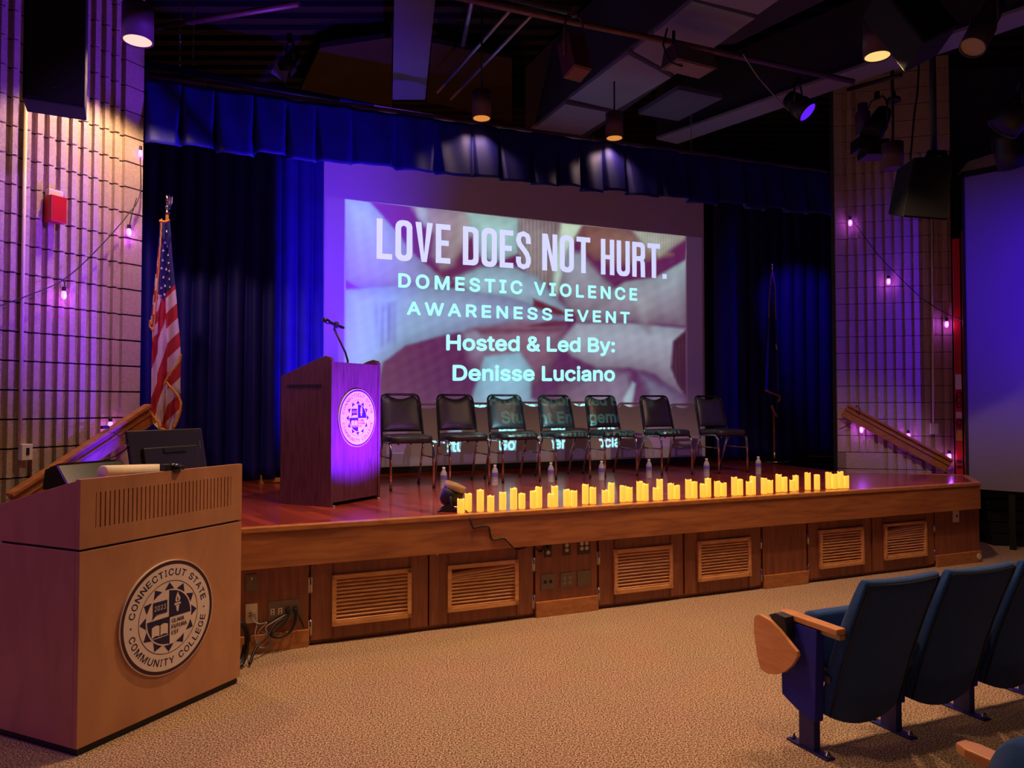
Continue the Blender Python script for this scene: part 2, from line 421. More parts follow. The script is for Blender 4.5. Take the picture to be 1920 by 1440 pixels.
def wall_right_fn():
    P, Q = Vector((RW0.x, RW0.y, 0)), Vector((RW1.x, RW1.y, 0)); d = (Q - P).normalized(); L = (Q - P).length; n = Vector((d.y, -d.x, 0))
    fr = Matrix.Identity(4)
    for i in range(3): fr[i][0] = d[i]; fr[i][1] = -n[i]; fr[i][2] = (0, 0, 1)[i]; fr[i][3] = P[i]
    mb = MB(); mb.mx = fr; dep = .03
    mb.box(0, L, dep + .008, .3, 0, 5.84, 1)
    z = -.005; per = L / 12.4
    while z < 5.82:
        za, zb = max(z + .004, 0), min(z + .2032 - .004, 5.84)
        mb.box(0, L, dep, dep + .02, za, zb)
        mb.box(0, per * .9, 0, dep + .01, za, zb)
        if zb < 1.02 and zb > .0: mb.box(0, L * .4, 0.0, dep + .01, za, zb)
        if za > 4.6: mb.box(per * 3, L, .003, dep + .01, za, zb)
        x = per * 1.4
        while x < L:
            j = (random.random() - .5) * .004; mb.box(x, min(x + per * .56, L), j, dep + .01, za, zb); x += per
        z += .2032
    return struct(mb.build('wall_right', ['block', 'mortar']))
wall_right_fn()
# walls far behind the curtains and beyond the column
mb = MB(); C0 = A + V * 6.0 - U * 2; C1 = B + V * 4.6 + U * 6
mb.obox(C0, C1, -.2, 0, 5.84); struct(mb.build('wall_back', 'backwall'))
mb = MB(); mb.obox(A + V * .25 - U * .02, A + V * 6 - U * 1.2, -.2, 0, 5.84); struct(mb.build('wall_stage_left', 'backwall'))
q0 = gy(1789, 758, 9.3); mb = MB(); mb.obox(q0, q0 + hd(92) * 5.2, -.2, 0, 5.84); struct(mb.build('wall_far_right', mat('bluewall', (60, 60, 96), .9)))
q1 = q0 + hd(92) * 4.6; mb = MB(); mb.obox(q1, q1 - Vector((0, 11, 0)), .2, 0, 5.84); struct(mb.build('wall_house_right', 'backwall'))

# ------------------------------------------------------------------ stage
SB = Vector((.5, 7.7, 0))
L0 = gz(1838, 905.5, ST) ; L0 = L0 - U * ((L0 - gz(520, 758 + 230, ST)).dot(U)); 
R0 = gz(1838, 905, ST); R1 = gz(1813, 890.5, ST)
FL = R0 - U * 7.6
ctr = R0 - U * 3.8
def mirror(p):
    q = Vector(p) - ctr; u = q.dot(U); v = q.dot(V); return ctr - U * u + V * v
R2 = gz(1574, 884, ST); 
L1 = mirror(R1); L2 = A + V * .05 + U * .05; L2.z = ST
deckpoly = [FL, R0, R1, R2, B + V * .1 - U * .05, B + V * 3.2 + U * .3, A + V * 4.6 - U * .3, L2, L1]
stage = thing('stage', 'raised wooden stage platform with cherry deck and panelled front', 'stage', SB)
def smb():
    m = MB(); m.mx = Matrix.Translation(-SB); return m
m = smb(); m.slab([(p[0], p[1]) for p in deckpoly], ST - .03, .03); m.build('deck', 'deck', stage)
def frontseg(m, P, Q, back, fwd, z0, z1, mi=0):  # box between P,Q ; fwd metres toward the house
    d = (Q - P).normalized(); n = Vector((d.y, -d.x, 0))
    a = P - n * back; b = Q - n * back; m.prism([(a.x, a.y, z0), (b.x, b.y, z0), (b.x + n.x * (back + fwd), b.y + n.y * (back + fwd), z0), (a.x + n.x * (back + fwd), a.y + n.y * (back + fwd), z0)], (0, 0, z1 - z0), mi)
FTH = .27
m = smb(); frontseg(m, FL, R0, .06, .0, ST - .262, ST - .031)
frontseg(m, R0, R1, .06, .0, ST - .262, ST - .031); frontseg(m, L1, FL, .06, .0, ST - .262, ST - .031)
m.build('fascia', 'fascia', stage, bevel=.006)
m = smb(); frontseg(m, FL, R0, .055, .008, ST - .031, ST + .004); frontseg(m, R0, R1, .055, .008, ST - .031, ST + .004); frontseg(m, L1, FL, .055, .008, ST - .031, ST + .004)
frontseg(m, R1, R2, .04, .0, ST - .1, ST + .004)
m.build('nosing', 'rail', stage, bevel=.006)
PB = .07       # panels stand back from the fascia
m = smb(); 
for (a, b) in ((FL, R0), (R0, R1), (L1, FL)):
    d = (b - a).normalized(); n = Vector((d.y, -d.x, 0)); frontseg(m, a - n * (PB + .03), b - n * (PB + .03), .04, 0.0, 0.0, ST - .06)
m.build('front_wall', 'panel', stage)
P0 = R0 - Vector((U.y, -U.x, 0)) * PB     # a point on the panel plane
NF = Vector((U.y, -U.x, 0))
def sx(px, py=1080): return (gp(px, py, P0, HU) - P0).dot(U)
def sz(px, py): return gp(px, py, P0, HU).z
FR = frame(P0 - Vector((0, 0, P0.z)), U)    # local x along the front, local -y toward the house, z up
FRL = Matrix.Translation(-SB) @ FR
def plain(px0, px1, name='fixed_panel'):
    m = MB(); m.mx = FRL; a, b = sx(px0), sx(px1); m.box(a + .004, b - .004, -.0, .03, .0, ST - .262 + .02)
    o = m.build(name, 'panel', stage)
    m = MB(); m.mx = FRL; m.box(a + .002, b - .002, -.022, .0, 0, .115); k = m.build('kick_board', 'rail', o, bevel=.003); return o
def door(px0, px1, l0, t0, l1, b1, hinge=None, broken=0):
    a, b = sx(px0), sx(px1); dz = ST - .262 + .02
    xa, xb = sx(l0), sx(l1); zt = (sz(l0, t0)); zb = (sz(l1, b1)); 
    ztm = zt; zbm = zb
    m = MB(); m.mx = FRL; fw = .028
    for (x0, x1, z0, z1) in ((a + .004, xa + fw * .6, .035, dz), (xb - fw * .6, b - .004, .035, dz), (xa, xb, .035, zbm + .01), (xa, xb, ztm - .01, dz)):
        m.box(x0, x1, -.002, .028, z0, z1)
    o = m.build('access_door', 'panel', stage)
    m = MB(); m.mx = FRL
    for (x0, x1, z0, z1) in ((xa, xa + fw, zbm, ztm), (xb - fw, xb, zbm, ztm), (xa, xb, zbm, zbm + fw), (xa, xb, ztm - fw, ztm)):
        m.box(x0, x1, -.026, -.002, z0, z1)
    m.build('louver_frame', 'lightwood', o, bevel=.004)
    m = MB(); m.mx = FRL; n = 11; H = ztm - zbm - 2 * fw
    for i in range(n):
        z = zbm + fw + H * (i + .5) / n; h = H / n * .86
        sl = 0
        if broken and i >= n - broken: sl = -.035 * (i - (n - broken) + 1) / broken
        vs = [(xa + fw * .8, -.016, z - h / 2 + sl), (xb - fw * .8, -.016, z - h / 2), (xb - fw * .8, .012, z + h / 2), (xa + fw * .8, .012, z + h / 2 + sl)]
        m.prism(vs, (0, -.002, .008))
    m.build('louver_slats', 'lightwood', o)
    m = MB(); m.mx = FRL; m.box(xa + fw, xb - fw, .04, .05, zbm, ztm); m.build('dark_backing', 'black', o)
    if hinge:
        xh = a if hinge == 'l' else b
        for z in (.12, .40):
            m = MB(); m.mx = FRL; m.tube([(xh, -.008, z - .055), (xh, -.008, z + .055)], .006, 8); m.box(xh - .012, xh + .012, -.004, .0, z - .05, z + .05)
            m.build('hinge', 'chrome', o)
    return o
m = smb(); m.mx = FRL; m.box(sx(300), sx(1838), .05, .06, 0, .06); m.build('toe_space', 'black', stage)
plain(300, 580); door(582, 803, 622, 1078, 770, 1156, 'l'); door(804, 1000, 838, 1060, 970, 1132, 'r', 3)
plain(1003, 1120); door(1122, 1281, 1150, 1031, 1258, 1100, 'l'); door(1283, 1427, 1307, 1015, 1405, 1078, 'r')
plain(1430, 1513); door(1515, 1634, 1535, 994, 1617, 1056, 'l'); door(1636, 1752, 1657, 982, 1735, 1040, 'r', 4); plain(1754, 1838)
m = smb(); m.mx = FRL
m.lathe([(.0, 0), (.012, 0), (.012, .006), (0, .008)], 12)
k = m.build('cam_lock', 'chrome', stage); k.rotation_euler = (0, 0, 0)
for v in k.data.vertices:
    p = FRL.inverted() @ v.co; q = Vector((p.x, -p.z, p.y)); v.co = FRL @ (q + Vector((sx(820), 0, sz(820, 1038))))
# round plug on the right kick board
m = MB(); m.mx = FRL; xr = sx(1832); 
for i in range(1): m.prism([(xr + .03 * math.cos(a * .524), -.022, .06 + .03 * math.sin(a * .524)) for a in range(12)], (0, -.008, 0))
m.build('kick_plug', 'ivory', stage)
# stage stairs behind the right and left bevels, beside the block walls
def stairs(P, Q, wallP, n=4, name='stage_steps', lab=''):
    P = Vector((P[0], P[1], 0)); Q = Vector((Q[0], Q[1], 0)); d = (Q - P).normalized()
    t = thing(name, lab, 'steps', P); 
    for i in range(n):
        m = MB(); m.mx = Matrix.Translation(-P)
        a = P + d * (.28 * i); b = P + d * (.28 * (i + 1)); w_ = Vector(wallP) 
        m.prism([(a.x, a.y, 0), (b.x, b.y, 0), (b.x + w_.x, b.y + w_.y, 0), (a.x + w_.x, a.y + w_.y, 0)], (0, 0, ST - .16 * (i + 1)))
        m.build('step', 'carpet', t)
    return t

# ------------------------------------------------------------------ screen
SP0 = gy(720, 888, 8.2)
def spt(s, z): return Vector((SP0.x, SP0.y, 0)) + U * s + Vector((0, 0, z))
s0 = (gp(606, 500, SP0, HU) - SP0).dot(U); s1 = (gp(1320, 500, SP0, HU) - SP0).dot(U)
zs0 = gp(720, 876, SP0, HU).z; print('screen', s0, s1, zs0, gp(1300, 850, SP0, HU).z)
scr = thing('projection_screen', 'large projection screen hanging at the back of the stage', 'screen', spt((s0 + s1) / 2, zs0))
bx = Matrix.Translation(-spt((s0 + s1) / 2, zs0)) @ frame(spt(0, 0), U)
m = MB(); m.mx = bx; m.box(s0, s1, 0, .012, zs0, 4.9); m.build('screen_fabric', 'screen', scr)
m = MB(); m.mx = bx; m.box(s0, s1, -.006, .02, zs0 - .075, zs0); m.build('bottom_bar', 'black', scr, bevel=.004)

# ------------------------------------------------------------------ the projector and its slide
def poly_in(P, x, y):
    ins = np.zeros(x.shape, bool); n = len(P)
    for i in range(n):
        x0, y0 = P[i]; x1, y1 = P[(i + 1) % n]
        c = ((y0 > y) != (y1 > y)); 
        with np.errstate(divide='ignore', invalid='ignore'): xx = (x1 - x0) * (y - y0) / (y1 - y0) + x0
        ins ^= c & (x < xx)
    return ins
def poly_d(P, x, y):
    d = np.full(x.shape, 1e9); n = len(P)
    for i in range(n):
        x0, y0 = P[i]; x1, y1 = P[(i + 1) % n]; L = (x1 - x0) ** 2 + (y1 - y0) ** 2 + 1e-9
        t = np.clip(((x - x0) * (x1 - x0) + (y - y0) * (y1 - y0)) / L, 0, 1)
        d = np.minimum(d, np.hypot(x - x0 - t * (x1 - x0), y - y0 - t * (y1 - y0)))
    return np.where(poly_in(P, x, y), -d, d)
SHAPES = [  # (outline in photo pixels, colour a, colour b, gradient direction deg, softness, stripe)
 ([(768,386),(880,396),(878,450),(862,480),(850,500),(826,508),(806,480),(812,440),(784,410)], (176,150,160), (150,120,130), 90, 5, 0),
 ([(780,384),(800,388),(806,420),(796,425),(782,405)], (196,196,200), (180,170,180), 90, 4, 0),
 ([(862,400),(900,398),(886,440),(862,470),(838,502),(826,500),(836,470),(850,440)], (190,170,172), (168,140,145), 90, 4, 0),
 ([(872,392),(975,408),(974,475),(930,492),(900,482),(884,440),(880,420)], (176,196,190), (160,180,180), 90, 4, 0),
 ([(972,405),(1058,417),(1046,470),(1040,520),(1020,545),(985,510),(970,470)], (160,142,142), (140,120,120), 0, 3, 7),
 ([(1052,414),(1096,420),(1066,470),(1052,540),(1044,560),(1034,540),(1042,470)], (222,222,196), (190,200,190), 90, 5, 0),
 ([(1096,420),(1170,428),(1210,448),(1262,478),(1228,486),(1150,500),(1100,478),(1080,445)], (140,98,92), (170,136,120), 0, 6, 0),
 ([(1180,428),(1287,438),(1287,448),(1236,482),(1216,470)], (196,188,172), (176,160,150), 0, 4, 5),
 ([(1064,470),(1090,474),(1112,500),(1150,540),(1140,580),(1090,600),(1060,575),(1048,540)], (170,168,176), (140,120,132), 90, 6, 0),
 ([(646,371),(692,376),(740,430),(778,478),(826,518),(850,530),(812,548),(740,545),(676,542),(646,524)], (168,188,196), (140,130,160), 90, 3, 0),
 ([(850,522),(900,500),(960,498),(1010,520),(1040,555),(1068,585),(1060,600),(1020,585),(985,572),(940,560),(890,560)], (160,180,190), (150,160,176), 0, 5, 0),
 ([(646,543),(740,536),(850,540),(950,556),(1010,575),(1062,598),(1030,612),(960,612),(900,616),(835,628),(760,648),(718,680),(705,740),(646,740)], (150,176,204), (146,140,168), 0, 3, 0),
 ([(700,575),(738,570),(738,640),(712,650)], (156,182,216), (140,150,190), 0, 10, 4),
 ([(876,618),(980,600),(1060,612),(1054,640),(1036,690),(1010,722),(975,744),(920,735),(905,700),(886,690)], (152,120,136), (120,86,104), 90, 6, 0),
 ([(866,622),(905,618),(915,660),(900,690),(880,680)], (168,156,176), (140,110,134), 90, 8, 0),
 ([(908,668),(975,660),(996,690),(996,745),(1030,770),(1060,852),(800,852),(850,800),(884,748)], (160,190,206), (140,150,170), 90, 4, 0),
 ([(1036,745),(1050,720),(1090,700),(1140,690),(1180,700),(1186,740),(1160,800),(1060,800)], (120,94,112), (150,130,150), 0, 8, 0),
 ([(1168,748),(1186,716),(1192,720),(1182,778),(1172,780)], (190,196,206), (180,186,196), 0, 3, 0),
 ([(1048,640),(1080,606),(1180,605),(1287,616),(1287,745),(1262,730),(1225,700),(1180,690),(1120,690),(1072,668)], (178,176,186), (140,116,130), 90, 4, 0),
 ([(1262,640),(1287,618),(1287,745),(1270,720),(1258,690)], (96,70,82), (84,56,72), 0, 3, 6),
 ([(1200,700),(1262,730),(1287,745),(1287,800),(1230,780)], (140,132,152), (120,100,124), 0, 8, 0),
 ([(1287,486),(1228,520),(1172,528),(1140,548),(1080,596),(1082,604),(1180,603),(1287,612)], (182,190,192), (140,116,130), 90, 3, 0),
 ([(1180,560),(1210,545),(1230,570),(1215,620),(1195,600)], (190,180,186), (150,130,140), 90, 10, 0),
]
DARKS = [([(1000,560),(1050,580),(1068,592),(1040,590),(1000,575)], (110,66,76), 3),
         ([(985,612),(1040,600),(1062,606),(1036,614)], (110,70,84), 3), ([(890,616),(1060,614),(1050,622),(900,626)], (120,84,100), 4)]
def picture(x, y):
    c = np.zeros((x.size, 3)); bg0 = np.array((112, 62, 92.)); bg1 = np.array((104, 74, 104.))
    t = np.clip((y - 380) / 450, 0, 1)[:, None]; c[:] = bg0 * (1 - t) + bg1 * t
    rng = np.random.RandomState(3)
    for (P, a, b, ang, soft, stripe) in SHAPES:
        xs = [p[0] for p in P]; ys = [p[1] for p in P]
        d = poly_d(P, x, y); al = np.clip(.5 - d / (2 * soft), 0, 1)[:, None]
        t = ((y - min(ys)) / (max(ys) - min(ys)) if ang else (x - min(xs)) / (max(xs) - min(xs)))
        t = np.clip(t, 0, 1)[:, None]; k = np.array(a, float) * (1 - t) + np.array(b, float) * t
        edge = np.clip(-d / 26, 0, 1)[:, None]; k = k * (.86 + .14 * edge)
        if stripe: k = k + (10 * np.sin(x * 2 * np.pi / stripe))[:, None]
        c = c * (1 - al) + k * al
    for (P, a, soft) in DARKS:
        al = np.clip(.5 - poly_d(P, x, y) / (2 * soft), 0, 1)[:, None]; c = c * (1 - al) + np.array(a, float) * al
    c = c + (4 * np.sin(x * .21 + y * .13) * np.sin(y * .17 - x * .05))[:, None]
    # a touch of darkening toward the picture's lower edge is part of the projected photograph
    return np.clip(c, 0, 255)
def gl(x, y): q = gp(x, y, SP0, HU); return ((q - SP0).dot(U), q.z)     # photo pixel -> screen plane (s, z)
pieces = []      # each: list of contours (even-odd), colour
LET1 = (214, 206, 255); LET2 = (176, 255, 246)
ff = [(0, 0), (1, 0), (1, 1), (0, 1)]
def rr(x0, y0, x1, y1, r, n=5, corners=(1, 1, 1, 1)):
    out = []
    for (cx, cy, a0, on) in ((x1 - r, y0 + r, -90, corners[0]), (x1 - r, y1 - r, 0, corners[1]), (x0 + r, y1 - r, 90, corners[2]), (x0 + r, y0 + r, 180, corners[3])):
        if on: out += [(cx + r * math.cos(R(a0 + 90 * i / n)), cy + r * math.sin(R(a0 + 90 * i / n))) for i in range(n + 1)]
        else: out.append((x1 if cx > (x0 + x1) / 2 else x0, y1 if cy > (y0 + y1) / 2 else y0))
    return out
w_ = .138; W_ = .41      # condensed capitals: stroke and width for height 1
def strip(pts, wd):      # thick polyline
    pts = [Vector((p[0], p[1])) for p in pts]; Lf = []; Rt = []
    for i, p in enumerate(pts):
        a = pts[max(i - 1, 0)]; b = pts[min(i + 1, len(pts) - 1)]; t = (b - a).normalized(); n = Vector((-t.y, t.x)) * wd / 2; Lf.append(p + n); Rt.append(p - n)
    return [(q.x, q.y) for q in Lf + Rt[::-1]]
def glyph(ch):
    w = w_; W = W_
    if ch == 'L': return [[[(0, 0), (W * .9, 0), (W * .9, w), (w, w), (w, 1), (0, 1)]]], W * .9
    if ch == 'O': return [[rr(0, -.01, W, 1.01, .17), rr(w, w - .01, W - w, 1.01 - w, .07)]], W
    if ch == 'V': return [[[(0, 1), (w * 1.05, 1), (W / 2 + .01, .2), (W + .02 - w * 1.05, 1), (W + .02, 1), (W * .5 + .075, 0), (W * .5 - .055, 0)]]], W + .02
    if ch == 'E': return [[[(0, 0), (W * .9, 0), (W * .9, w), (w, w), (w, .45), (W * .8, .45), (W * .8, .45 + w), (w, .45 + w), (w, 1 - w), (W * .9, 1 - w), (W * .9, 1), (0, 1)]]], W * .9
    if ch == 'D': return [[rr(0, 0, W, 1, .15, corners=(1, 1, 0, 0)), rr(w, w, W - w, 1 - w, .06, corners=(1, 1, 0, 0))]], W
    if ch == 'N': return [[[(0, 0), (w, 0), (w, .62), (W + .02 - w * 1.1, 0), (W + .02, 0), (W + .02, 1), (W + .02 - w, 1), (W + .02 - w, .40), (w * 1.1, 1), (0, 1)]]], W + .02
    if ch == 'T': return [[[(W / 2 - w / 2, 0), (W / 2 + w / 2, 0), (W / 2 + w / 2, 1 - w), (W, 1 - w), (W, 1), (0, 1), (0, 1 - w), (W / 2 - w / 2, 1 - w)]]], W
    if ch == 'H': return [[[(0, 0), (w, 0), (w, .44), (W - w, .44), (W - w, 0), (W, 0), (W, 1), (W - w, 1), (W - w, .56), (w, .56), (w, 1), (0, 1)]]], W
    if ch == 'U': 
        o_ = [(0, 1), (0, .17)] + [(.17 - .17 * math.cos(R(a)), .16 - .17 * math.sin(R(a))) for a in (20, 40, 60, 80)] + [(W - .17 + .17 * math.sin(R(a)), .16 - .17 * math.cos(R(a))) for a in (10, 30, 50, 70)] + [(W, .17), (W, 1), (W - w, 1), (W - w, .18), (W - w - .03, .13), (W / 2, w - .01), (w + .03, .13), (w, .18), (w, 1)]
        return [[o_]], W
    if ch == 'R': return [[rr(0, .46, W, 1, .14, corners=(1, 1, 0, 0)), rr(w, .46 + w, W - w, 1 - w, .05, corners=(1, 1, 0, 0))], [[(0, 0), (w, 0), (w, .5), (0, .5)]], [[(W - w, 0), (W, 0), (W - .01, .42), (W - .05, .5), (W - w - .03, .5), (W - w - .01, .40)]]], W
    if ch == 'S':
        c = [(W - w / 2, .68), (W - w / 2, .80), (W - w / 2 - .03, .90), (W / 2, .945), (w / 2 + .03, .90), (w / 2, .80), (w / 2, .74), (w / 2 + .04, .64), (W / 2, .53), (W - w / 2 - .04, .40), (W - w / 2, .28), (W - w / 2, .19), (W - w / 2 - .03, .10), (W / 2, .052), (w / 2 + .03, .10), (w / 2, .19), (w / 2, .32)]
        return [[strip(c, w)]], W
    if ch == '.': return [[[(0, 0), (w, 0), (w, w), (0, w)]]], w
    return [], .17
def big_line(txt, pl, pr, ptop):
    a = gl(*pl); b = gl(*pr); top = gl(*ptop); h = top[1] - a[1]
    tot = 0; gs = []
    for ch in txt:
        g, wd = glyph(ch); gs.append((g, tot)); tot += wd + .075
    tot -= .075; k = (b[0] - a[0]) / tot
    for g, x0 in gs:
        for pc in g: pieces.append(([[(a[0] + (x0 + x) * k, a[1] + y * h + (b[1] - a[1]) * (x0 + x) / tot) for (x, y) in ct] for ct in pc], LET1))
big_line('LOVE DOES NOT HURT.', (706, 485), (1250, 523), (706, 409))
def small_line(txt, pl, pr, ptop, bold, space=1.0):
    vs, fs = text2d(txt, 1.0, 0.0, space); a = gl(*pl); b = gl(*pr); top = gl(*ptop); h = top[1] - a[1]
    x0 = min(v[0] for v in vs); x1 = max(v[0] for v in vs); k = (b[0] - a[0]) / (x1 - x0); ky = (h - 2 * bold * h) / CAP
    cnt = set()
    for f in fs:
        for i in range(len(f)): cnt.add((f[i], f[(i + 1) % len(f)]))
    be = [(p, q) for (p, q) in cnt if (q, p) not in cnt]
    V_ = np.array([(a[0] + (x - x0) * k, a[1] + bold * h + y * ky + (b[1] - a[1]) * (x - x0) / (x1 - x0)) for (x, y) in vs])
    for dx, dy in ((0, 0), (-1, 0), (1, 0), (0, 1), (0, -1), (.7, .7), (-.7, .7), (.7, -.7), (-.7, -.7)):
        texts.append((V_ + np.array((dx, dy)) * bold * h, be, fs, LET2))
texts = []
small_line('DOMESTIC VIOLENCE', (748, 539), (1194, 564), (748, 512), .05, 1.28)
small_line('AWARENESS EVENT', (764, 590), (1180, 607), (764, 565), .05, 1.28)
small_line('Hosted & Led By:', (838, 657), (1152, 661), (838, 627), .05)
small_line('Denisse Luciano', (850, 714), (1152, 715), (850, 684), .05)
small_line('Proudly Sponsored By:', (872, 777), (1140, 773), (872, 754), .05)
small_line('Student Engagement', (890, 812), (1152, 806), (890, 788), .05)
small_line('& Student Government Association', (806, 849), (1200, 837), (806, 825), .05)
def slide():
    from mathutils.geometry import delaunay_2d_cdt
    fs0, fz0 = s0 + .0, zs0; fs1, fz1 = s1, gl(608, 367)[1]
    i0, it = gl(646, 371); i1, it2 = gl(1287, 437); ib = gl(800, 849)[1]
    it = min(it, fz1) - .004
    print('image', i0, i1, it, it2, ib, 'frame', fs0, fs1, fz1)
    V2 = []; E = []
    def loop(pts):
        o = len(V2); V2.extend(Vector(p) for p in pts)
        E.extend((o + i, o + (i + 1) % len(pts)) for i in range(len(pts)))
    loop([(fs0, fz0), (fs1, fz0), (fs1, fz1), (fs0, fz1)]); loop([(i0, ib), (i1, ib), (i1, it), (i0, it)])
    for cts, col in pieces:
        for ct in cts: loop(ct)
    for TV, be, tf, col in texts:
        o_ = len(V2); V2.extend(Vector((p[0], p[1])) for p in TV); E.extend((o_ + p, o_ + q) for p, q in be)
    nx, ny = 250, 170
    for i in range(1, nx):
        for j in range(1, ny): V2.append(Vector((i0 + (i1 - i0) * (i + .01 * (j % 3)) / nx, ib + (it - ib) * (j + .013 * (i % 3)) / ny)))
    vv, ee, fc, *_ = delaunay_2d_cdt(V2, E, [], 1, 1e-5)
    vv = np.array([(v.x, v.y) for v in vv]); fc = np.array([f for f in fc])
    cen = vv[fc].mean(1); sf = cen[:, 0]; zf = cen[:, 1]
    W3 = np.array(SP0)[None] * np.array((1, 1, 0)) + np.outer(vv[:, 0], np.array(U)) + np.outer(vv[:, 1], (0, 0, 1))
    px, py = to_px(W3)
    inim = (sf > i0) & (sf < i1) & (zf > ib) & (zf < it)
    colv = picture(px, py)
    cl = np.zeros((len(fc), 3, 3)); cl[:] = (74, 66, 78)
    cl[inim] = colv[fc[inim]]
    lettered = np.zeros(len(fc), bool)
    for cts, col in pieces:
        ins = np.zeros(len(fc), bool)
        for ct in cts: ins ^= poly_in(ct, sf, zf)
        cl[ins] = col; lettered |= ins
    for TV, be, tf, col in texts:
        lo, hi = TV.min(0), TV.max(0); idx = np.where((sf > lo[0]) & (sf < hi[0]) & (zf > lo[1]) & (zf < hi[1]))[0]
        X, Y = sf[idx], zf[idx]; order = np.argsort(X); X = X[order]; Y = Y[order]; idx = idx[order]
        for f in tf:
            P_ = TV[list(f)]; i_0, i_1 = np.searchsorted(X, (P_[:, 0].min(), P_[:, 0].max()))
            if i_1 > i_0:
                hit = idx[i_0:i_1][poly_in(P_, X[i_0:i_1], Y[i_0:i_1])]; cl[hit] = col; lettered[hit] = True
    x = cl / 255; L_ = np.where(x <= .04045, x / 12.92, ((x + .055) / 1.055) ** 2.4)
    L_ = np.clip((L_ - .045) / .955, .006, 1)
    pm = inim.copy(); pm[lettered] = False
    L_[pm] = L_[pm] ** 1.12 * np.array((.93, 1.03, 1.0))
    L_ = np.clip(L_, .004, 1)
    k = .035; P = np.array(P_PROJ); W3 = P + (W3 - P) * k
    cenp = P + (np.array(spt((s0 + s1) / 2, 2.4)) - P) * k
    me = bpy.data.meshes.new('slide'); me.from_pydata((W3 - cenp).tolist(), [], fc.tolist())
    ca = me.color_attributes.new('pic', 'FLOAT_COLOR', 'CORNER')
    ca.data.foreach_set('color', np.concatenate([L_, np.ones((len(fc), 3, 1))], 2).reshape(-1)); me.update()
    mm = bpy.data.materials.new('slide_film'); mm.use_nodes = True; nt = mm.node_tree; nt.nodes.clear()
    out = N(nt, 'ShaderNodeOutputMaterial'); tr = N(nt, 'ShaderNodeBsdfTransparent'); at = N(nt, 'ShaderNodeAttribute'); at.attribute_name = 'pic'
    nt.links.new(at.outputs['Color'], tr.inputs[0]); nt.links.new(tr.outputs[0], out.inputs[0]); me.materials.append(mm)
    pr = thing('video_projector', 'ceiling projector aimed at the stage screen', 'projector', P_PROJ)
    so = bpy.data.objects.new('slide', me); COL.objects.link(so); so.parent = pr; so.location = Vector(cenp) - P_PROJ
    # gate: an opaque frame round the slide in the slide's own plane
    c0 = [Vector(P + (np.array(spt(a, b)) - P) * k) - P_PROJ for a, b in ((s0, fz0), (s1, fz0), (s1, fz1), (s0, fz1))]
    cc = sum(c0, Vector()) / 4; outer = [cc + (c - cc).normalized() * .28 for c in c0]
    m = MB()
    for i in range(4):
        j = (i + 1) % 4; m.prism([c0[i], c0[j], outer[j], outer[i]], V * .004)
    m.build('gate', 'black', pr)
    d = (spt((s0 + s1) / 2, 2.4) - P_PROJ).normalized(); m = MB(); m.mx = along(-d, -d * .03); 
    m.box(-.2, .2, -.16, .16, 0, .36); m.build('projector_body', 'white', pr, bevel=.02)
    m = MB(); m.tube([(0, 0, .14), (0, 0, 2.8)], .02); m.mx = Matrix.Identity(4)
    m = MB(); q = -d * .2; m.tube([(q.x, q.y, q.z + .1), (q.x, q.y, 2.83)], .022); m.build('ceiling_pole', 'black', pr)
slide()
# ------------------------------------------------------------------ curtains
def smooth_path(pts, n):
    P = [Vector((p[0], p[1], 0)) for p in pts]; L = [0]
    for i in range(1, len(P)): L.append(L[-1] + (P[i] - P[i - 1]).length)
    out = []
    for k in range(n + 1):
        t = L[-1] * k / n; i = max(j for j in range(len(L)) if L[j] <= t + 1e-9); i = min(i, len(P) - 2)
        f = (t - L[i]) / (L[i + 1] - L[i]); p = P[i].lerp(P[i + 1], f); d = (P[i + 1] - P[i]).normalized(); out.append((p, Vector((d.y, -d.x, 0)), t))
    return out, L[-1]
def curtain(name, label, pts, z0, z1, per=.16, amp=.05, seed=1, cat='curtain'):
    rnd = random.Random(seed); path, L = smooth_path(pts, int(sum((Vector(pts[i + 1][:2]) - Vector(pts[i][:2])).length for i in range(len(pts) - 1)) / .012))
    ph = [rnd.uniform(0, 6.28) for _ in range(4)]
    base = path[len(path) // 2][0].copy(); base.z = z0
    t = thing(name, label, cat, base)
    m = MB(); m.mx = Matrix.Translation(-base); nz = 24; vs = []
    for j in range(nz + 1):
        f = j / nz; z = z0 + (z1 - z0) * f; a_ = amp * (1.0 - .45 * f)
        for (p, n, s) in path:
            w = s / per * 2 * math.pi + .5 * math.sin(s * 3.1 + ph[0]) * (1 - f * .5) + .25 * math.sin(f * 3 + ph[1] + s * 2)
            d = a_ * (abs(math.sin(w / 2)) ** .8 * 2 - 1) + .2 * amp * math.sin(s * 11 + ph[2] + f)
            zz = z + (.012 * math.sin(s * 5 + ph[3]) if j == 0 else 0)
            q = p + n * d; vs.append((q.x, q.y, zz))
    k = len(path)
    m.add(vs, [(j * k + i, j * k + i + 1, (j + 1) * k + i + 1, (j + 1) * k + i) for j in range(nz) for i in range(k - 1)], 0, True)
    m.build('curtain_cloth', 'curtain', t, solid=.006)
    m = MB(); m.mx = Matrix.Translation(-base); m.tube([(p.x, p.y, z1 + .03) for (p, n, s) in path[::6]] + [(path[-1][0].x, path[-1][0].y, z1 + .03)], .02, 8); m.build('curtain_track', 'black', t)
    return t
def atz(px, Y): q = gy(px, 758, Y); return (q.x, q.y)
curtain('stage_curtain', 'dark blue velvet curtain hanging at stage left behind the striped flag', [atz(225, 6.75), atz(330, 7.1), atz(470, 7.45), atz(560, 7.6), atz(603, 7.75)], ST + .03, 4.22, seed=2)
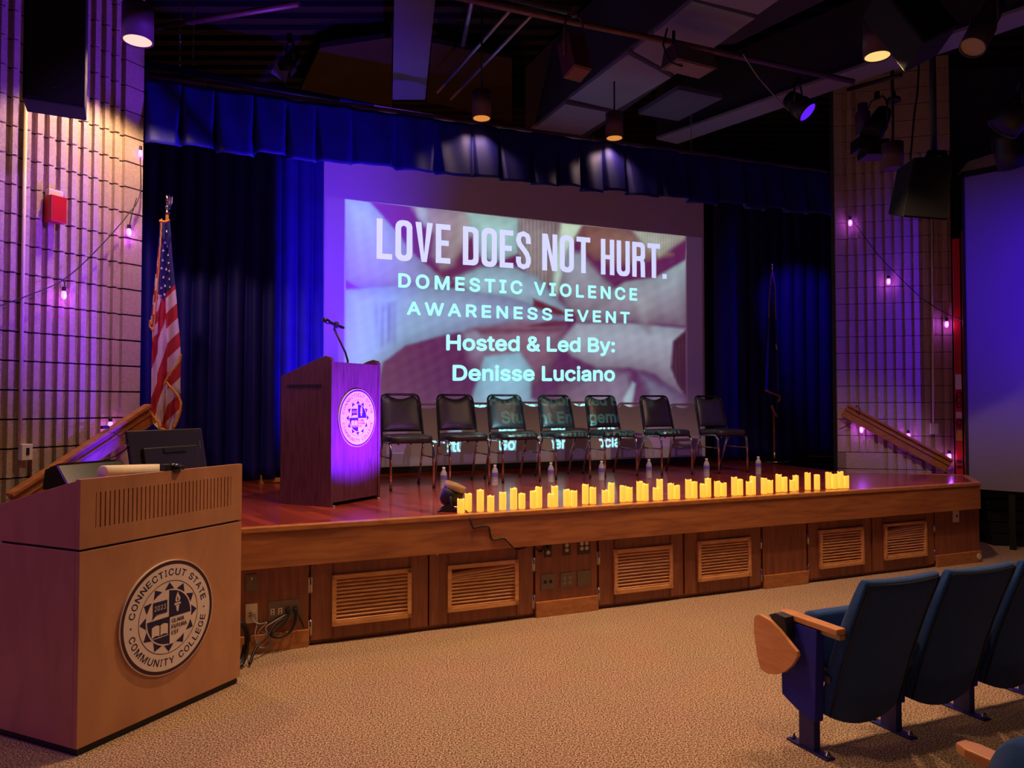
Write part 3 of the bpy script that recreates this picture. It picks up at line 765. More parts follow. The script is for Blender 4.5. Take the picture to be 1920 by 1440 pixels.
curtain('stage_curtain', 'blue velvet curtain at stage right behind the plain blue flag', [atz(1342, 10.4), atz(1450, 10.8), atz(1600, 11.1), atz(1640, 11.2)], ST + .03, 5.2, seed=5, per=.2)
curtain('stage_curtain', 'narrow dark curtain strip just right of the projection screen', [atz(1318, 10.9), atz(1352, 11.0)], ST + .03, 5.2, seed=8, per=.2)
# valance
VA = A + U * .0 + V * .08; VB = B + V * .1
def zat(px, py): return gp(px, py, VA, math.degrees(math.atan2((VB - VA).x, (VB - VA).y))).z
VH = math.degrees(math.atan2((VB - VA).x, (VB - VA).y))
print('valance z', [round(zat(*q), 2) for q in ((263, 150), (640, 205), (900, 238), (1152, 270), (1566, 330), (420, 293), (700, 325), (1000, 355), (1300, 392), (1560, 412))])
def valance():
    base = (VA + VB) / 2; base.z = 3.75
    t = thing('valance_curtain', 'long gathered blue valance curtain across the top of the stage opening', 'curtain', base)
    d = (VB - VA).normalized(); L = (VB - VA).length; n = Vector((d.y, -d.x, 0)); K = 620; nz = 16; vs = []
    rnd = random.Random(4); P = []; x = 0
    while x < L: wd = rnd.uniform(.24, .42); P.append((x, x + wd)); x += wd
    zt0, zt1 = zat(263, 150), zat(1566, 330); zb0, zb1 = zat(420, 290), zat(1560, 408)
    for j in range(nz + 1):
        f = j / nz
        for i in range(K + 1):
            s = L * i / K; seg = next((a, b) for (a, b) in P if a <= s + 1e-9 < b + 1e-6) if s < P[-1][1] else P[-1]
            u = (s - seg[0]) / (seg[1] - seg[0]); g = s / L
            e_ = min(max(u, 0), max(1 - u, 0)); bell = min(1, e_ / (.03 + .13 * (1 - f))) ** .6 * (.85 + .15 * math.sin(math.pi * min(max(u, 0), 1)))
            dep = .13 * bell * (1 - f * .8) + .010 * math.sin(s * 23 + f * 2)
            zb = zb0 + (zb1 - zb0) * g - .022 * bell + .02 * math.sin(seg[0] * 9); zt = zt0 + (zt1 - zt0) * g + .006 * math.sin(s * 9)
            q = VA + d * s + n * (dep + .02); vs.append((q.x, q.y, zb + (zt - zb) * f))
    m = MB(); m.mx = Matrix.Translation(-base)
    m.add(vs, [(j * (K + 1) + i, j * (K + 1) + i + 1, (j + 1) * (K + 1) + i + 1, (j + 1) * (K + 1) + i) for j in range(nz) for i in range(K)], 0, True)
    m.build('curtain_cloth', 'curtain', t, solid=.006)
    m = MB(); m.mx = Matrix.Translation(-base)
    a = VA + Vector((0, 0, zt0 + .035)); b = VB + Vector((0, 0, zt1 + .035)); m.tube([a, b], .02, 10); m.build('batten_pipe', 'pipe', t)
    for i in range(24):
        s = L * (i + .5) / 24; q = VA + d * s + n * .02; m = MB(); m.mx = Matrix.Translation(-base); z = zt0 + (zt1 - zt0) * s / L
        m.tube([(q.x, q.y, z - .02), (q.x + n.x * .02, q.y + n.y * .02, z + .03), (q.x, q.y, z + .06)], .004, 6)
        if i % 4 == 1: m.build('curtain_hook', 'steel', t)
    return (a, b)
VPa, VPb = valance()
# upper rigging pipes behind and above the valance, hung on chains
def pipe(name, label, pts, r, mt, cat='pipe', group=None):
    P = [Vector(p) for p in pts]; base = P[0]
    m = MB(); m.mx = Matrix.Translation(-base); m.tube(P, r, 12); o = m.build(name, mt); o.location = base
    return tag(o, label, cat, group)
pipe('rigging_pipe', 'dark pipe running just above the valance at the left wall', [gy(264, 118, 6.3), gy(700, 200, 7.2)], .03, 'navymetal')
pipe('rigging_pipe', 'second thinner dark pipe under the upper one above the valance', [gy(264, 138, 6.25), gy(640, 200, 7.0)], .022, 'navymetal')
pipe('lighting_pipe', 'long purple-grey lighting pipe crossing the ceiling above the stage front', [gz(820, -14, 4.75), gz(1080, 43, 4.75), gz(1283, 84, 4.75), gz(1600, 153, 4.75)], .026, 'pipe')
pipe('ceiling_pipe', 'purple-lit pipe crossing the ceiling beside the left downlight', [gz(284, 53, 4.9), gz(560, 7, 4.9)], .025, 'pipe')
pipe('ceiling_conduit', 'grey slanting ceiling conduit, left one of the pair', [gz(960, 15, 5.2), gz(820, 173, 5.2)], .018, 'conduit')
pipe('ceiling_conduit', 'grey slanting ceiling conduit, right one of the pair', [gz(1000, 25, 5.2), gz(845, 186, 5.2)], .018, 'conduit')
pipe('ceiling_conduit', 'faint dark pipe rising behind the two slanting conduits', [gz(885, 0, 5.5), gz(868, 85, 5.5)], .025, 'conduit')
# strut channel beside the lighting pipe
m = MB(); a = gz(930, -4, 4.8); b = gz(1072, 30, 4.8); d = (b - a).normalized(); nn = Vector((d.y, -d.x, 0)) * .05
m.mx = Matrix.Translation(-a); m.prism([a, b, b + nn, a + nn], (0, 0, .03)); o = m.build('strut_channel', 'steel'); o.location = a; tag(o, 'perforated steel channel lying along the lighting pipe', 'channel')
# ------------------------------------------------------------------ ceiling ducts and beams
def under(name, label, px, z, h, mt, cat='beam', group=None):
    pts = [gz(x, y, z) for x, y in px]; base = sum(pts, Vector()) / len(pts); base.z = z
    m = MB(); m.mx = Matrix.Translation(-base); m.slab(pts, z, h); o = m.build(name, mt); o.location = base
    return tag(o, label, cat, group)
def duct_px(l0, l1, r0, r1): return [l0, l1, r1, r0]
under('ceiling_duct', 'pale grey flat duct hanging left of the ceiling centre', [(740, -40), (736, 187), (797, 187), (820, -40)], 4.75, .25, 'ductgrey', 'duct')
z = 4.95
bk = thing('ceiling_bulkhead', 'wide dark ceiling bulkhead with pale panels running toward the stage', 'ceiling panel', gz(1130, 120, z))
bl = gz(1130, 120, z); 
m = MB(); m.mx = Matrix.Translation(-bl); m.slab([gz(985, 250, z), gz(1092, 266, z), gz(1500, -20, z), gz(1318, -20, z)], z + .02, .8); m.build('bulkhead_box', 'bulkhead', bk)
for pp in ([(993, 245), (1080, 257), (1154, 210), (1060, 192)], [(1067, 182), (1155, 203), (1258, 142), (1178, 98)], [(1187, 92), (1266, 136), (1300, 115), (1330, 90), (1221, 63)], [(1225, 60), (1338, 86), (1416, 30), (1298, -2)], [(1305, -6), (1421, 23), (1470, -12), (1350, -40)]):
    pts = [gz(x, y, z) for x, y in pp]; m = MB(); m.mx = Matrix.Translation(-bl); m.slab(pts, z - .02, .04); m.build('ceiling_panel', 'beam', bk)
def ext(a, b, t): return (a[0] + (b[0] - a[0]) * t, a[1] + (b[1] - a[1]) * t)
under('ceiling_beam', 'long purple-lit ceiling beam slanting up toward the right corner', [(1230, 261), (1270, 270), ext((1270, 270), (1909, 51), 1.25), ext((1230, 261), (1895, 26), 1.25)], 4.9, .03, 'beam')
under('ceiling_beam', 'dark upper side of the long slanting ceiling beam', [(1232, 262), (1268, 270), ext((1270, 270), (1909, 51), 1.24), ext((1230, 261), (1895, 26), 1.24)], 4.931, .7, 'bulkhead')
under('ceiling_tile', 'dark blue-grey ceiling tile between the bulkhead and the beam', [(1197, 214), (1272, 168), (1355, 185), (1272, 227)], 4.86, .05, 'ducttile', 'ceiling tile')
under('ceiling_beam', 'thin dark beam edge right of the pale ceiling panels', [(1345, 84), (1378, 82), (1560, -6), (1470, -6)], 5.1, .25, 'bulkhead')
# roof deck slopes seen behind the duct: reddish ribbed boards
for lab, pp in (('ribbed reddish roof boards left of the grey duct', [(560, 175), (735, 200), (735, 70), (600, 90)]), ('ribbed reddish roof boards right of the grey duct', [(800, 190), (960, 230), (960, 110), (810, 80)])):
    under('roof_boards', lab, pp, 5.6, .06, 'deckmetal', 'roof boards')
# ------------------------------------------------------------------ light fittings
def can_light(p, dia, k, label, lit=True, h=.26):
    t = thing('downlight', label, 'ceiling light', p, 0, 'cylinder downlights'); r = dia / 2
    m = MB(); m.lathe([(r * .9, .03), (r, 0), (r, h), (r * .3, h + .01), (0, h + .01)], 32); m.build('can', 'can', t)
    m = MB(); m.lathe([(r * .88, .005), (r * .5, .03), (0, .035)], 32); m.build('reflector', ('glow' if k == 0 else 'glowdim') if lit else 'black', t)
    m = MB(); m.tube([(0, 0, h), (0, 0, 5.84 - p.z)], .009, 8); m.build('stem', 'black', t)
    return t
labs = ['lit cylinder downlight beside the left block wall', 'lit cylinder downlight in front of the right ceiling beam', 'lit cylinder downlight above the middle of the valance', 'lit cylinder downlight over the valance left of the small tile']
for i, (px, py, Y, dia, e, k) in enumerate(CANS): can_light(CANP[i], dia, k, labs[i])
can_light(gy(1674, 317, 7.4), .2, 0, 'unlit cylinder downlight hanging before the right column', False)
def theatre_light(p, aim, label, L=.3, r=.09, mt='black', lens='black', yoke=.2, box=False):
    p = Vector(p); t = thing('stage_spotlight', label, 'stage light', p, 0, 'stage spotlights'); d = Vector(aim).normalized()
    m = MB(); m.mx = along(d)
    if box: m.box(-r, r, -r, r, -L / 2, L / 2)
    else: m.lathe([(0, -L / 2), (r * .7, -L / 2), (r * .85, -L * .2), (r * .8, -L * .1), (r, L * .05), (r, L / 2), (r * .92, L / 2), (r * .9, L / 2 - .02)], 24)
    m.build('housing', mt, t, bevel=.006 if box else 0)
    m = MB(); m.mx = along(d, d * (L / 2 - .012)); m.lathe([(0, 0), (r * .9, 0)], 24) if not box else m.box(-r * .8, r * .8, -r * .8, r * .8, .012, .016)
    m.build('lens', lens, t)
    s = Vector((d.y, -d.x, 0)); s = s.normalized() if s.length > 1e-3 else Vector((1, 0, 0)); s = s * (r + .012)
    m = MB(); m.tube([s, s + Vector((0, 0, yoke * .7)), s * .6 + Vector((0, 0, yoke)), -s * .6 + Vector((0, 0, yoke)), -s + Vector((0, 0, yoke * .7)), -s], .009, 8); m.build('yoke', mt, t)
    m = MB(); m.box(-.02, .02, -.02, .02, yoke - .005, yoke + .07); m.build('clamp', mt, t)
    return t
theatre_light(gz(1077, 108, 4.32), (.12, -.2, -.8), 'brown box spotlight hung from the lighting pipe', .30, .085, mat('brownmetal', (96, 52, 52), .5), mat('amber', (120, 60, 34), .5), .33, True)
theatre_light(gz(1497, 197, 4.42), (.45, -.35, -.6), 'black round spotlight with purple lens on the right of the pipe', .26, .10, 'black', 'purplelens', .2)
theatre_light(gy(1645, 232, 7.6), (-.5, -.2, -.8), 'black moving-head light hanging before the right column', .34, .11, 'black', 'black', .26)
theatre_light(gy(1845, 48, 5.0), (-.5, -.2, -.8), 'dark brown tube spotlight under the purple beam, upper right', .42, .085, mat('darkbrown', (60, 44, 44), .5), 'ivory', .24)
theatre_light(gy(1912, 205, 6.6), (-.6, .3, -.8), 'black spotlight at the right frame edge, upper', .42, .14, 'black', 'black', .22)
theatre_light(gy(1892, 275, 7.6), (.4, .3, -.9), 'black spotlight at the right frame edge, just above the side screen', .42, .14, 'black', 'black', .22)
# long trough flood light
p = gz(1290, 118, 4.5); t = thing('flood_light', 'long brown trough floodlight hanging from the lighting pipe', 'stage light', p)
fu = (gz(1340, 140, 4.42) - gz(1252, 118, 4.42)); fu.z = 0; fu.normalize()
m = MB(); m.mx = frame((0, 0, 0), fu); m.prism([(-.20, -.07, .1), (-.20, .07, .1), (-.20, .12, -.05), (-.20, -.12, -.05)], (.42, 0, 0)); m.build('housing', mat('floodbrown', (84, 58, 66), .5), t, bevel=.006)
m = MB(); m.mx = frame((0, 0, 0), fu); m.box(-.18, .20, -.10, .10, -.056, -.05); m.build('diffuser', mat('flooddiff', (130, 96, 104), .6), t)
m = MB(); m.mx = frame((0, 0, 0), fu); m.tube([(-.15, 0, .1), (-.15, 0, .24)], .014); m.tube([(-.2, .02, .26), (-.26, 0, .1), (-.22, -.03, -.05), (-.1, -.05, -.07)], .008); m.build('hanger', 'black', t)
# moving head boxes in front of the right column
p = gy(1640, 285, 7.7); t = thing('moving_head_base', 'black box-shaped stage light base before the right column', 'stage light', p)
m = MB(); m.box(-.21, .02, -.1, .1, .0, .13); m.box(-.13, .1, -.12, .12, -.06, .1); m.build('housing', 'black', t, bevel=.01)
p = gy(1618, 233, 7.9); m = MB(); m.lathe([(.06, -.12), (.075, -.1), (.075, .12), (.05, .14), (.05, .22)], 20); o = m.build('grey_light_can', mat('greycan', (88, 76, 110), .6)); o.location = p; tag(o, 'small grey-purple light can left of the black moving head', 'stage light')
pipe('lighting_pipe', 'dark horizontal pipe before the top of the right column', [gy(1690, 140, 7.2), gy(1590, 168, 7.8)], .02, 'black')
# hanging bell fitting on the column
p = gy(1675, 185, 7.9); t = thing('pendant_fitting', 'small bell-shaped fitting hanging before the right column', 'fitting', p)
m = MB(); m.lathe([(.08, -.03), (.07, 0), (.025, .03), (.02, .08)], 16); m.build('bell', 'black', t)
m = MB(); m.tube([(0, 0, .08), (0, 0, 5.84 - p.z)], .01); m.tube([(0, 0, -.03), (0, 0, -.45)], .006); m.build('rod', 'black', t)
# big dark mass upper right (speaker cluster underside)
p = gy(1742, 78, 5.2); t = thing('ceiling_loudspeaker', 'large dark loudspeaker hanging at the top right of the frame', 'loudspeaker', p)
m = MB(); m.mx = Matrix.Rotation(R(-28), 4, 'Y') @ Matrix.Rotation(R(-12), 4, 'X'); m.box(-.14, .14, -.14, .2, -.05, .5); m.build('cabinet', 'speaker', t, bevel=.02)
m = MB(); m.tube([(-.15, 0, .3), (-.15, 0, 5.84 - p.z)], .02); m.build('rod', 'black', t)
# chains
for lab, (x, y0, y1, Y) in (('left one of two thin chains above the valance, left side', (337, 60, 120, 6.5)), ('right one of two thin chains above the valance, left side', (362, 60, 118, 6.55)), ('thin chain holding the right end of the valance pipe', (1296, 262, 296, 8.3))):
    a = gy(x, y0, Y); b = gy(x, y1, Y); a.z = 5.84; n = int((a.z - b.z) / .035); m = MB()
    for i in range(n):
        c = Vector((0, 0, i * .035)); al = i % 2
        m.tube([c + Vector((.008 * math.cos(k) * (1 - al), .008 * math.cos(k) * al, .02 * math.sin(k))) for k in (0, 1.05, 2.09, 3.14, 4.19, 5.24)], .003, 5, closed=True)
    o = m.build('hanging_chain', 'steel'); o.location = b; tag(o, lab, 'chain')
# thin cables
def wire(name, label, pts, r=.004, mt='wire', cat='cable', group=None, n=8):
    P = [Vector(p) for p in pts]; out = []
    for i in range(len(P) - 1):
        p0 = P[max(i - 1, 0)]; p1 = P[i]; p2 = P[i + 1]; p3 = P[min(i + 2, len(P) - 1)]
        for k in range(n):
            t = k / n; out.append(.5 * ((2 * p1) + (p2 - p0) * t + (2 * p0 - 5 * p1 + 4 * p2 - p3) * t * t + (3 * p1 - p0 - 3 * p2 + p3) * t ** 3))
    out.append(P[-1]); base = out[0].copy(); m = MB(); m.mx = Matrix.Translation(-base); m.tube(out, r, 6); o = m.build(name, mt); o.location = base
    return tag(o, label, cat, group)
wire('hanging_cable', 'thin grey cable drooping from the lighting pipe to the purple-lens spotlight', [gz(1393, 101, 4.74), gz(1418, 140, 4.6), gz(1435, 160, 4.55), gz(1463, 192, 4.45), gz(1480, 208, 4.4)], .006, 'conduit')
wire('hanging_cable', 'dark cable running down beside the right hanging loudspeaker', [Vector((gy(1726, 90, 7.6).x, 7.6, 5.84)), gy(1722, 145, 7.6), gy(1714, 220, 7.6), gy(1707, 300, 7.6)], .01, 'black')
# ------------------------------------------------------------------ loudspeakers
def col_speaker():
    p = gy(101, 193, 4.5); base = Vector((p.x, p.y, p.z)); t = thing('wall_loudspeaker', 'tall black loudspeaker hanging in front of the left wall', 'loudspeaker', base)
    w = (149 - 48) / F * 4.5; h = 1.3
    m = MB(); m.mx = frame((0, 0, 0), hd(63)); m.box(-w / 2, w / 2, 0, .24, 0, h); m.build('cabinet', 'speaker', t, bevel=.006)
    m = MB(); m.mx = frame((0, 0, 0), hd(63)); m.box(-w / 2 + .015, w / 2 - .015, -.012, 0, .015, h - .015); m.build('grille', 'speaker', t)
    m = MB(); m.mx = frame((0, 0, 0), hd(63)); m.box(-.012, .012, -.016, -.012, .085, .095); m.build('badge', 'chrome', t)
    m = MB(); m.mx = frame((0, 0, 0), hd(63)); m.tube([(0, .12, h), (0, .12, 5.84 - base.z)], .02); m.build('rod', 'black', t)
col_speaker()
def right_speaker():
    Y = 6.6; base = gy(1738, 405, Y); t = thing('hanging_loudspeaker', 'black loudspeaker tilted downward on a pole before the right column', 'loudspeaker', base)
    def q(x, y): v = gy(x + 5, y + 3, Y) - base; return v
    tl, tr, br, bl_ = q(1709, 292), q(1783, 288), q(1772, 410), q(1687, 404)
    rt = Vector((0, .34, 0)); sc = .8
    fr_ = [tl, tr, br, bl_]; m = MB(); c = sum(fr_, Vector()) / 4; bk_ = [c + (v - c) * .78 + Vector((0, .36, .06)) for v in fr_]
    m.add(fr_ + bk_, [(3, 2, 1, 0)[::-1], (4, 5, 6, 7)[::-1], (0, 1, 5, 4)[::-1], (1, 2, 6, 5)[::-1], (2, 3, 7, 6)[::-1], (3, 0, 4, 7)[::-1]]); m.build('cabinet', 'speaker', t, bevel=.01)
    m = MB(); g = [c + (v - c) * .95 - Vector((0, .004, 0)) for v in fr_]; m.prism(g, (0, -.008, 0)); m.build('grille', 'black', t)
    m = MB(); a = q(1764, 285); m.tube([a + Vector((0, .15, 0)), a + Vector((0, .15, 2.2))], .028, 12); m.build('pole', 'black', t)
    m = MB(); m.tube([q(1742, 288) + Vector((0, .1, -.05)), q(1750, 276) + Vector((0, .1, 0)), q(1776, 276) + Vector((0, .1, 0)), q(1783, 288) + Vector((0, .1, -.05))], .03, 8); m.build('bracket', 'black', t)
right_speaker()
# ------------------------------------------------------------------ left wall fittings
WN = Vector((dL.y, -dL.x, 0))              # out of the left wall, into the room
def wl(px, py, off=0.0): p = gp(px, py, A + WN * off, 27.5); return p
def wbox(name, label, cat, px0, py0, px1, py1, d, mt, off=.0, bevel=.004):
    a = wl(px0, py1, off); b = wl(px1, py0, off); c = (a + b) / 2; h = abs(b.z - a.z); w = (Vector((b.x, b.y, 0)) - Vector((a.x, a.y, 0))).length
    m = MB(); m.mx = frame((0, 0, 0), dL); m.box(-w / 2, w / 2, -d, .0, -h / 2, h / 2); o = m.build(name, mt, bevel=bevel); o.location = c
    if label: tag(o, label, cat)
    return o, w, h
o, w, h = wbox('fire_alarm', None, None, 82, 374, 112, 416, .09, 'red')
o.name = 'alarm_body'; t = thing('fire_alarm', 'red fire alarm box mounted on the left block wall', 'alarm', o.location.copy()); loc = o.location.copy(); o.location = (0, 0, 0); o.parent = t
m = MB(); m.mx = frame((0, 0, 0), dL); m.box(-w / 2 + .004, w / 2 - .004, -.05, 0, h / 2, h / 2 + .05); m.build('strobe', 'ivory', t, bevel=.004)
o, w, h = wbox('wall_switch', None, None, 33, 832, 54, 863, .05, 'white')
o.name = 'switch_body'; t = thing('wall_switch', 'white control box under the conduit on the left block wall', 'wall switch', o.location.copy()); o.location = (0, 0, 0); o.parent = t
m = MB(); m.mx = frame((0, 0, 0), dL); m.box(-.008, .012, -.054, -.05, -.02, .03); m.build('slot', 'black', t)
a = wl(47, 190, .012); b = wl(44, 832, .012); b.x = a.x; b.y = a.y
pipe('wall_conduit', 'thin painted conduit running down the left wall to the control box', [a + WN * .01, b + WN * .01], .012, 'ivory', 'conduit')
# right column fittings
RWd = (RW1 - RW0); RWd.z = 0; RWd.normalize(); RWh = math.degrees(math.atan2(RWd.x, RWd.y)); RN = Vector((RWd.y, -RWd.x, 0))
def wr(px, py, off=0.0): return gp(px, py, RW0 + RN * off, RWh)
pipe('wall_conduit', 'thin conduit running down the right column to a switch', [wr(1748, 410, .015), wr(1750, 798, .015)], .012, 'ivory', 'conduit')
c = wr(1751, 804, .0); t = thing('light_switch', 'white switch plate at the foot of the right column conduit', 'light switch', c)
m = MB(); m.mx = frame((0, 0, 0), RWd); m.box(-.045, .045, -.03, 0, -.065, .065); m.build('plate', 'white', t, bevel=.003)
m = MB(); m.mx = frame((0, 0, 0), RWd); m.box(-.006, .006, -.042, -.03, .0, .02); m.build('toggle', 'ivory', t)
# ------------------------------------------------------------------ hand rails
def handrail(name, label, P, Q, n, topw=.07, H=.17):
    base = P.copy(); d = (Q - P); L = d.length; x = d.normalized(); side = Vector(n).normalized(); up = x.cross(side); up = up if up.z > 0 else -up
    fr = Matrix.Identity(4)
    for i in range(3): fr[i][0] = x[i]; fr[i][1] = side[i]; fr[i][2] = up[i]
    t = thing(name, label, 'handrail', base)
    m = MB(); m.mx = fr; m.box(0, L, .0, .03, -H, -.03); m.build('face_board', 'rail', t, bevel=.004)
    m = MB(); m.mx = fr; m.box(0, L, -.01, topw, -.03, 0); m.build('top_cap', 'rail', t, bevel=.006)
    m = MB(); m.mx = fr; m.box(0, L, .03, .05, -.085, -.07); m.build('lower_lip', 'rail', t, bevel=.003)
    for f in (.2, .8):
        m = MB(); m.mx = fr; m.box(L * f - .02, L * f + .02, -.09, 0, -.12, -.08); m.build('bracket', 'steel', t)
handrail('handrail', 'wooden handrail sloping down along the left block wall', wl(272, 757, .08), wl(10, 925, .08), WN)
handrail('handrail', 'wooden handrail sloping down across the right block column', wr(1590, 757, .08), wr(1786, 862, .08), RN, .06, .17)
s_ = stairs(L1 - Vector((0, 0, 0)), L1 - dL * 1.0, WN * -.36, lab='carpeted steps going down beside the left wall')
q = (RW1 - RW0).normalized(); s_ = stairs(R2 + q * .12 + V * .02, R2 + q * 1.2, -RN * .0 + V * .45, lab='carpeted steps going down beside the right column')
# ------------------------------------------------------------------ right side: red partition, side screen, black risers
a = gy(1790, 758, 8.9); b = gy(1804, 758, 8.85); t = thing('red_partition', 'tall red partition edge with stickers beside the right column', 'partition', (a.x, a.y, 0))
def rz_(py, Y): return gy(1800, py, Y).z
zt = rz_(448, 8.9)
m = MB(); m.mx = Matrix.Translation((-a.x, -a.y, 0)); m.prism([(a.x, a.y, 0), (b.x, b.y, 0), (b.x + .3, b.y + .5, 0), (a.x + .3, a.y + .5, 0)], (0, 0, zt)); m.build('red_panel', 'red', t, bevel=.004)
c0 = gy(1807, 758, 8.7); c1 = gy(1814.5, 758, 8.7); m = MB(); m.mx = Matrix.Translation((-a.x, -a.y, 0)); m.prism([(c0.x, c0.y, 0), (c1.x, c1.y, 0), (c1.x + .3, c1.y + .5, 0), (c0.x + .3, c0.y + .5, 0)], (0, 0, zt + .05)); m.build('orange_post', 'orange', t, bevel=.004)
fx = frame((0, 0, 0), (b - a)); 
for nm, mt_, z0_, z1_ in (('white_sticker', 'white', 702, 730), ('notice_sticker', 'ivory', 772, 784), ('yellow_sticker', 'yellow', 806, 826), ('dark_emblem', 'maroon', 735, 765), ('dark_emblem', 'maroon', 786, 800), ('dark_stripes', 'maroon', 862, 868), ('dark_stripes', 'maroon', 872, 878)):
    zA, zB = rz_(z1_, 8.9), rz_(z0_, 8.9); m = MB(); m.mx = fx
    if nm == 'dark_emblem':
        cz = (zA + zB) / 2; rr_ = (zB - zA) / 2; pts = [(.045 + .035 * math.cos(k * .35), -.002, cz + rr_ * math.sin(k * .35)) for k in range(18)]
        m.tube(pts, .006, 4, closed=True); m.tube([(.045 + .018 * math.cos(k * .7), -.002, cz + rr_ * .5 * math.sin(k * .7)) for k in range(9)], .005, 4, closed=True)
    else: m.box(.012, .075, -.004, .0, zA, zB)
    m.build(nm, mt_, t)
m = MB(); m.mx = Matrix.Translation((-a.x, -a.y, 0)); m.prism([(a.x + .02, a.y + .3, zt + .06), (c1.x + .1, c1.y + .3, zt + .06), (c1.x + .1, c1.y + .4, zt + .06), (a.x + .02, a.y + .4, zt + .06)], (0, 0, 1.0)); m.build('black_upper_panel', 'black', t)
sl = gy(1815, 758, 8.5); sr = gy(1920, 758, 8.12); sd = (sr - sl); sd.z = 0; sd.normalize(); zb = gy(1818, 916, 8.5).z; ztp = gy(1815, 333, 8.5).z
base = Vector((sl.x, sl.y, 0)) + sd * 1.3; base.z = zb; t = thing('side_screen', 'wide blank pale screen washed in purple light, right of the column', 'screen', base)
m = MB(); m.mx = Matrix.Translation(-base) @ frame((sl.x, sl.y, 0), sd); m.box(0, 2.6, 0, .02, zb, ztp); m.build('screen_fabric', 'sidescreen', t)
m = MB(); m.mx = Matrix.Translation(-base) @ frame((sl.x, sl.y, 0), sd)
m.box(-.03, 0, -.01, .03, zb, ztp + .07); m.box(-.03, 2.6, -.01, .03, ztp, ztp + .07); m.build('screen_frame', 'black', t)
m = MB(); m.mx = Matrix.Translation(-base) @ frame((sl.x, sl.y, 0), sd)
for x in (.4, 2.0):
    m = MB(); m.mx = Matrix.Translation(-base) @ frame((sl.x, sl.y, 0), sd); m.box(x - .03, x + .03, .04, .08, 0, zb + .4); m.build('screen_stand', 'black', t)
rb = gy(1838, 758, 8.75); base = Vector((rb.x, rb.y, 0)); t = thing('folded_risers', 'stack of black risers under the side screen', 'risers', base)
for i in range(5):
    m = MB(); m.mx = Matrix.Translation(-base) @ frame((rb.x, rb.y, 0), hd(100)); m.box(.0, 2.2, -.25 + .05 * i, .12, .125 * i + .008, .125 * (i + 1)); m.build('riser_slab', 'black', t, bevel=.004)
# pale slab standing in for a blue-lit bit of wall
p_ = [gy(1797, 325, 9.2), gy(1880, 312, 9.1), gy(1890, 279, 9.1), gy(1815, 303, 9.2)]
m = MB(); base = p_[0].copy(); m.mx = Matrix.Translation(-base); m.prism(p_, (0, .1, 0)); o = m.build('lit_wall_patch', 'white'); o.location = base; tag(o, 'pale slab standing for the blue-lit bit of wall above the side screen', 'wall patch')

theatre_light(gy(543, 118, 6.8), (-.4, -.3, -.85), 'black spotlight with pale flap hanging above the left half of the valance', .24, .08, 'black', 'black', .2)
m = MB(); base = gy(528, 140, 6.7); q = [gy(519, 117, 6.7), gy(507, 136, 6.7), gy(535, 155, 6.7), gy(541, 132, 6.7), gy(524, 132, 6.7)]
m.prism([p_ - base for p_ in q], (0, .006, 0)); o = m.build('barn_door_flap', 'beam', bpy.data.objects[[k.name for k in bpy.data.objects if k.name.startswith('stage_spotlight')][-1]])
o.location = base - o.parent.location
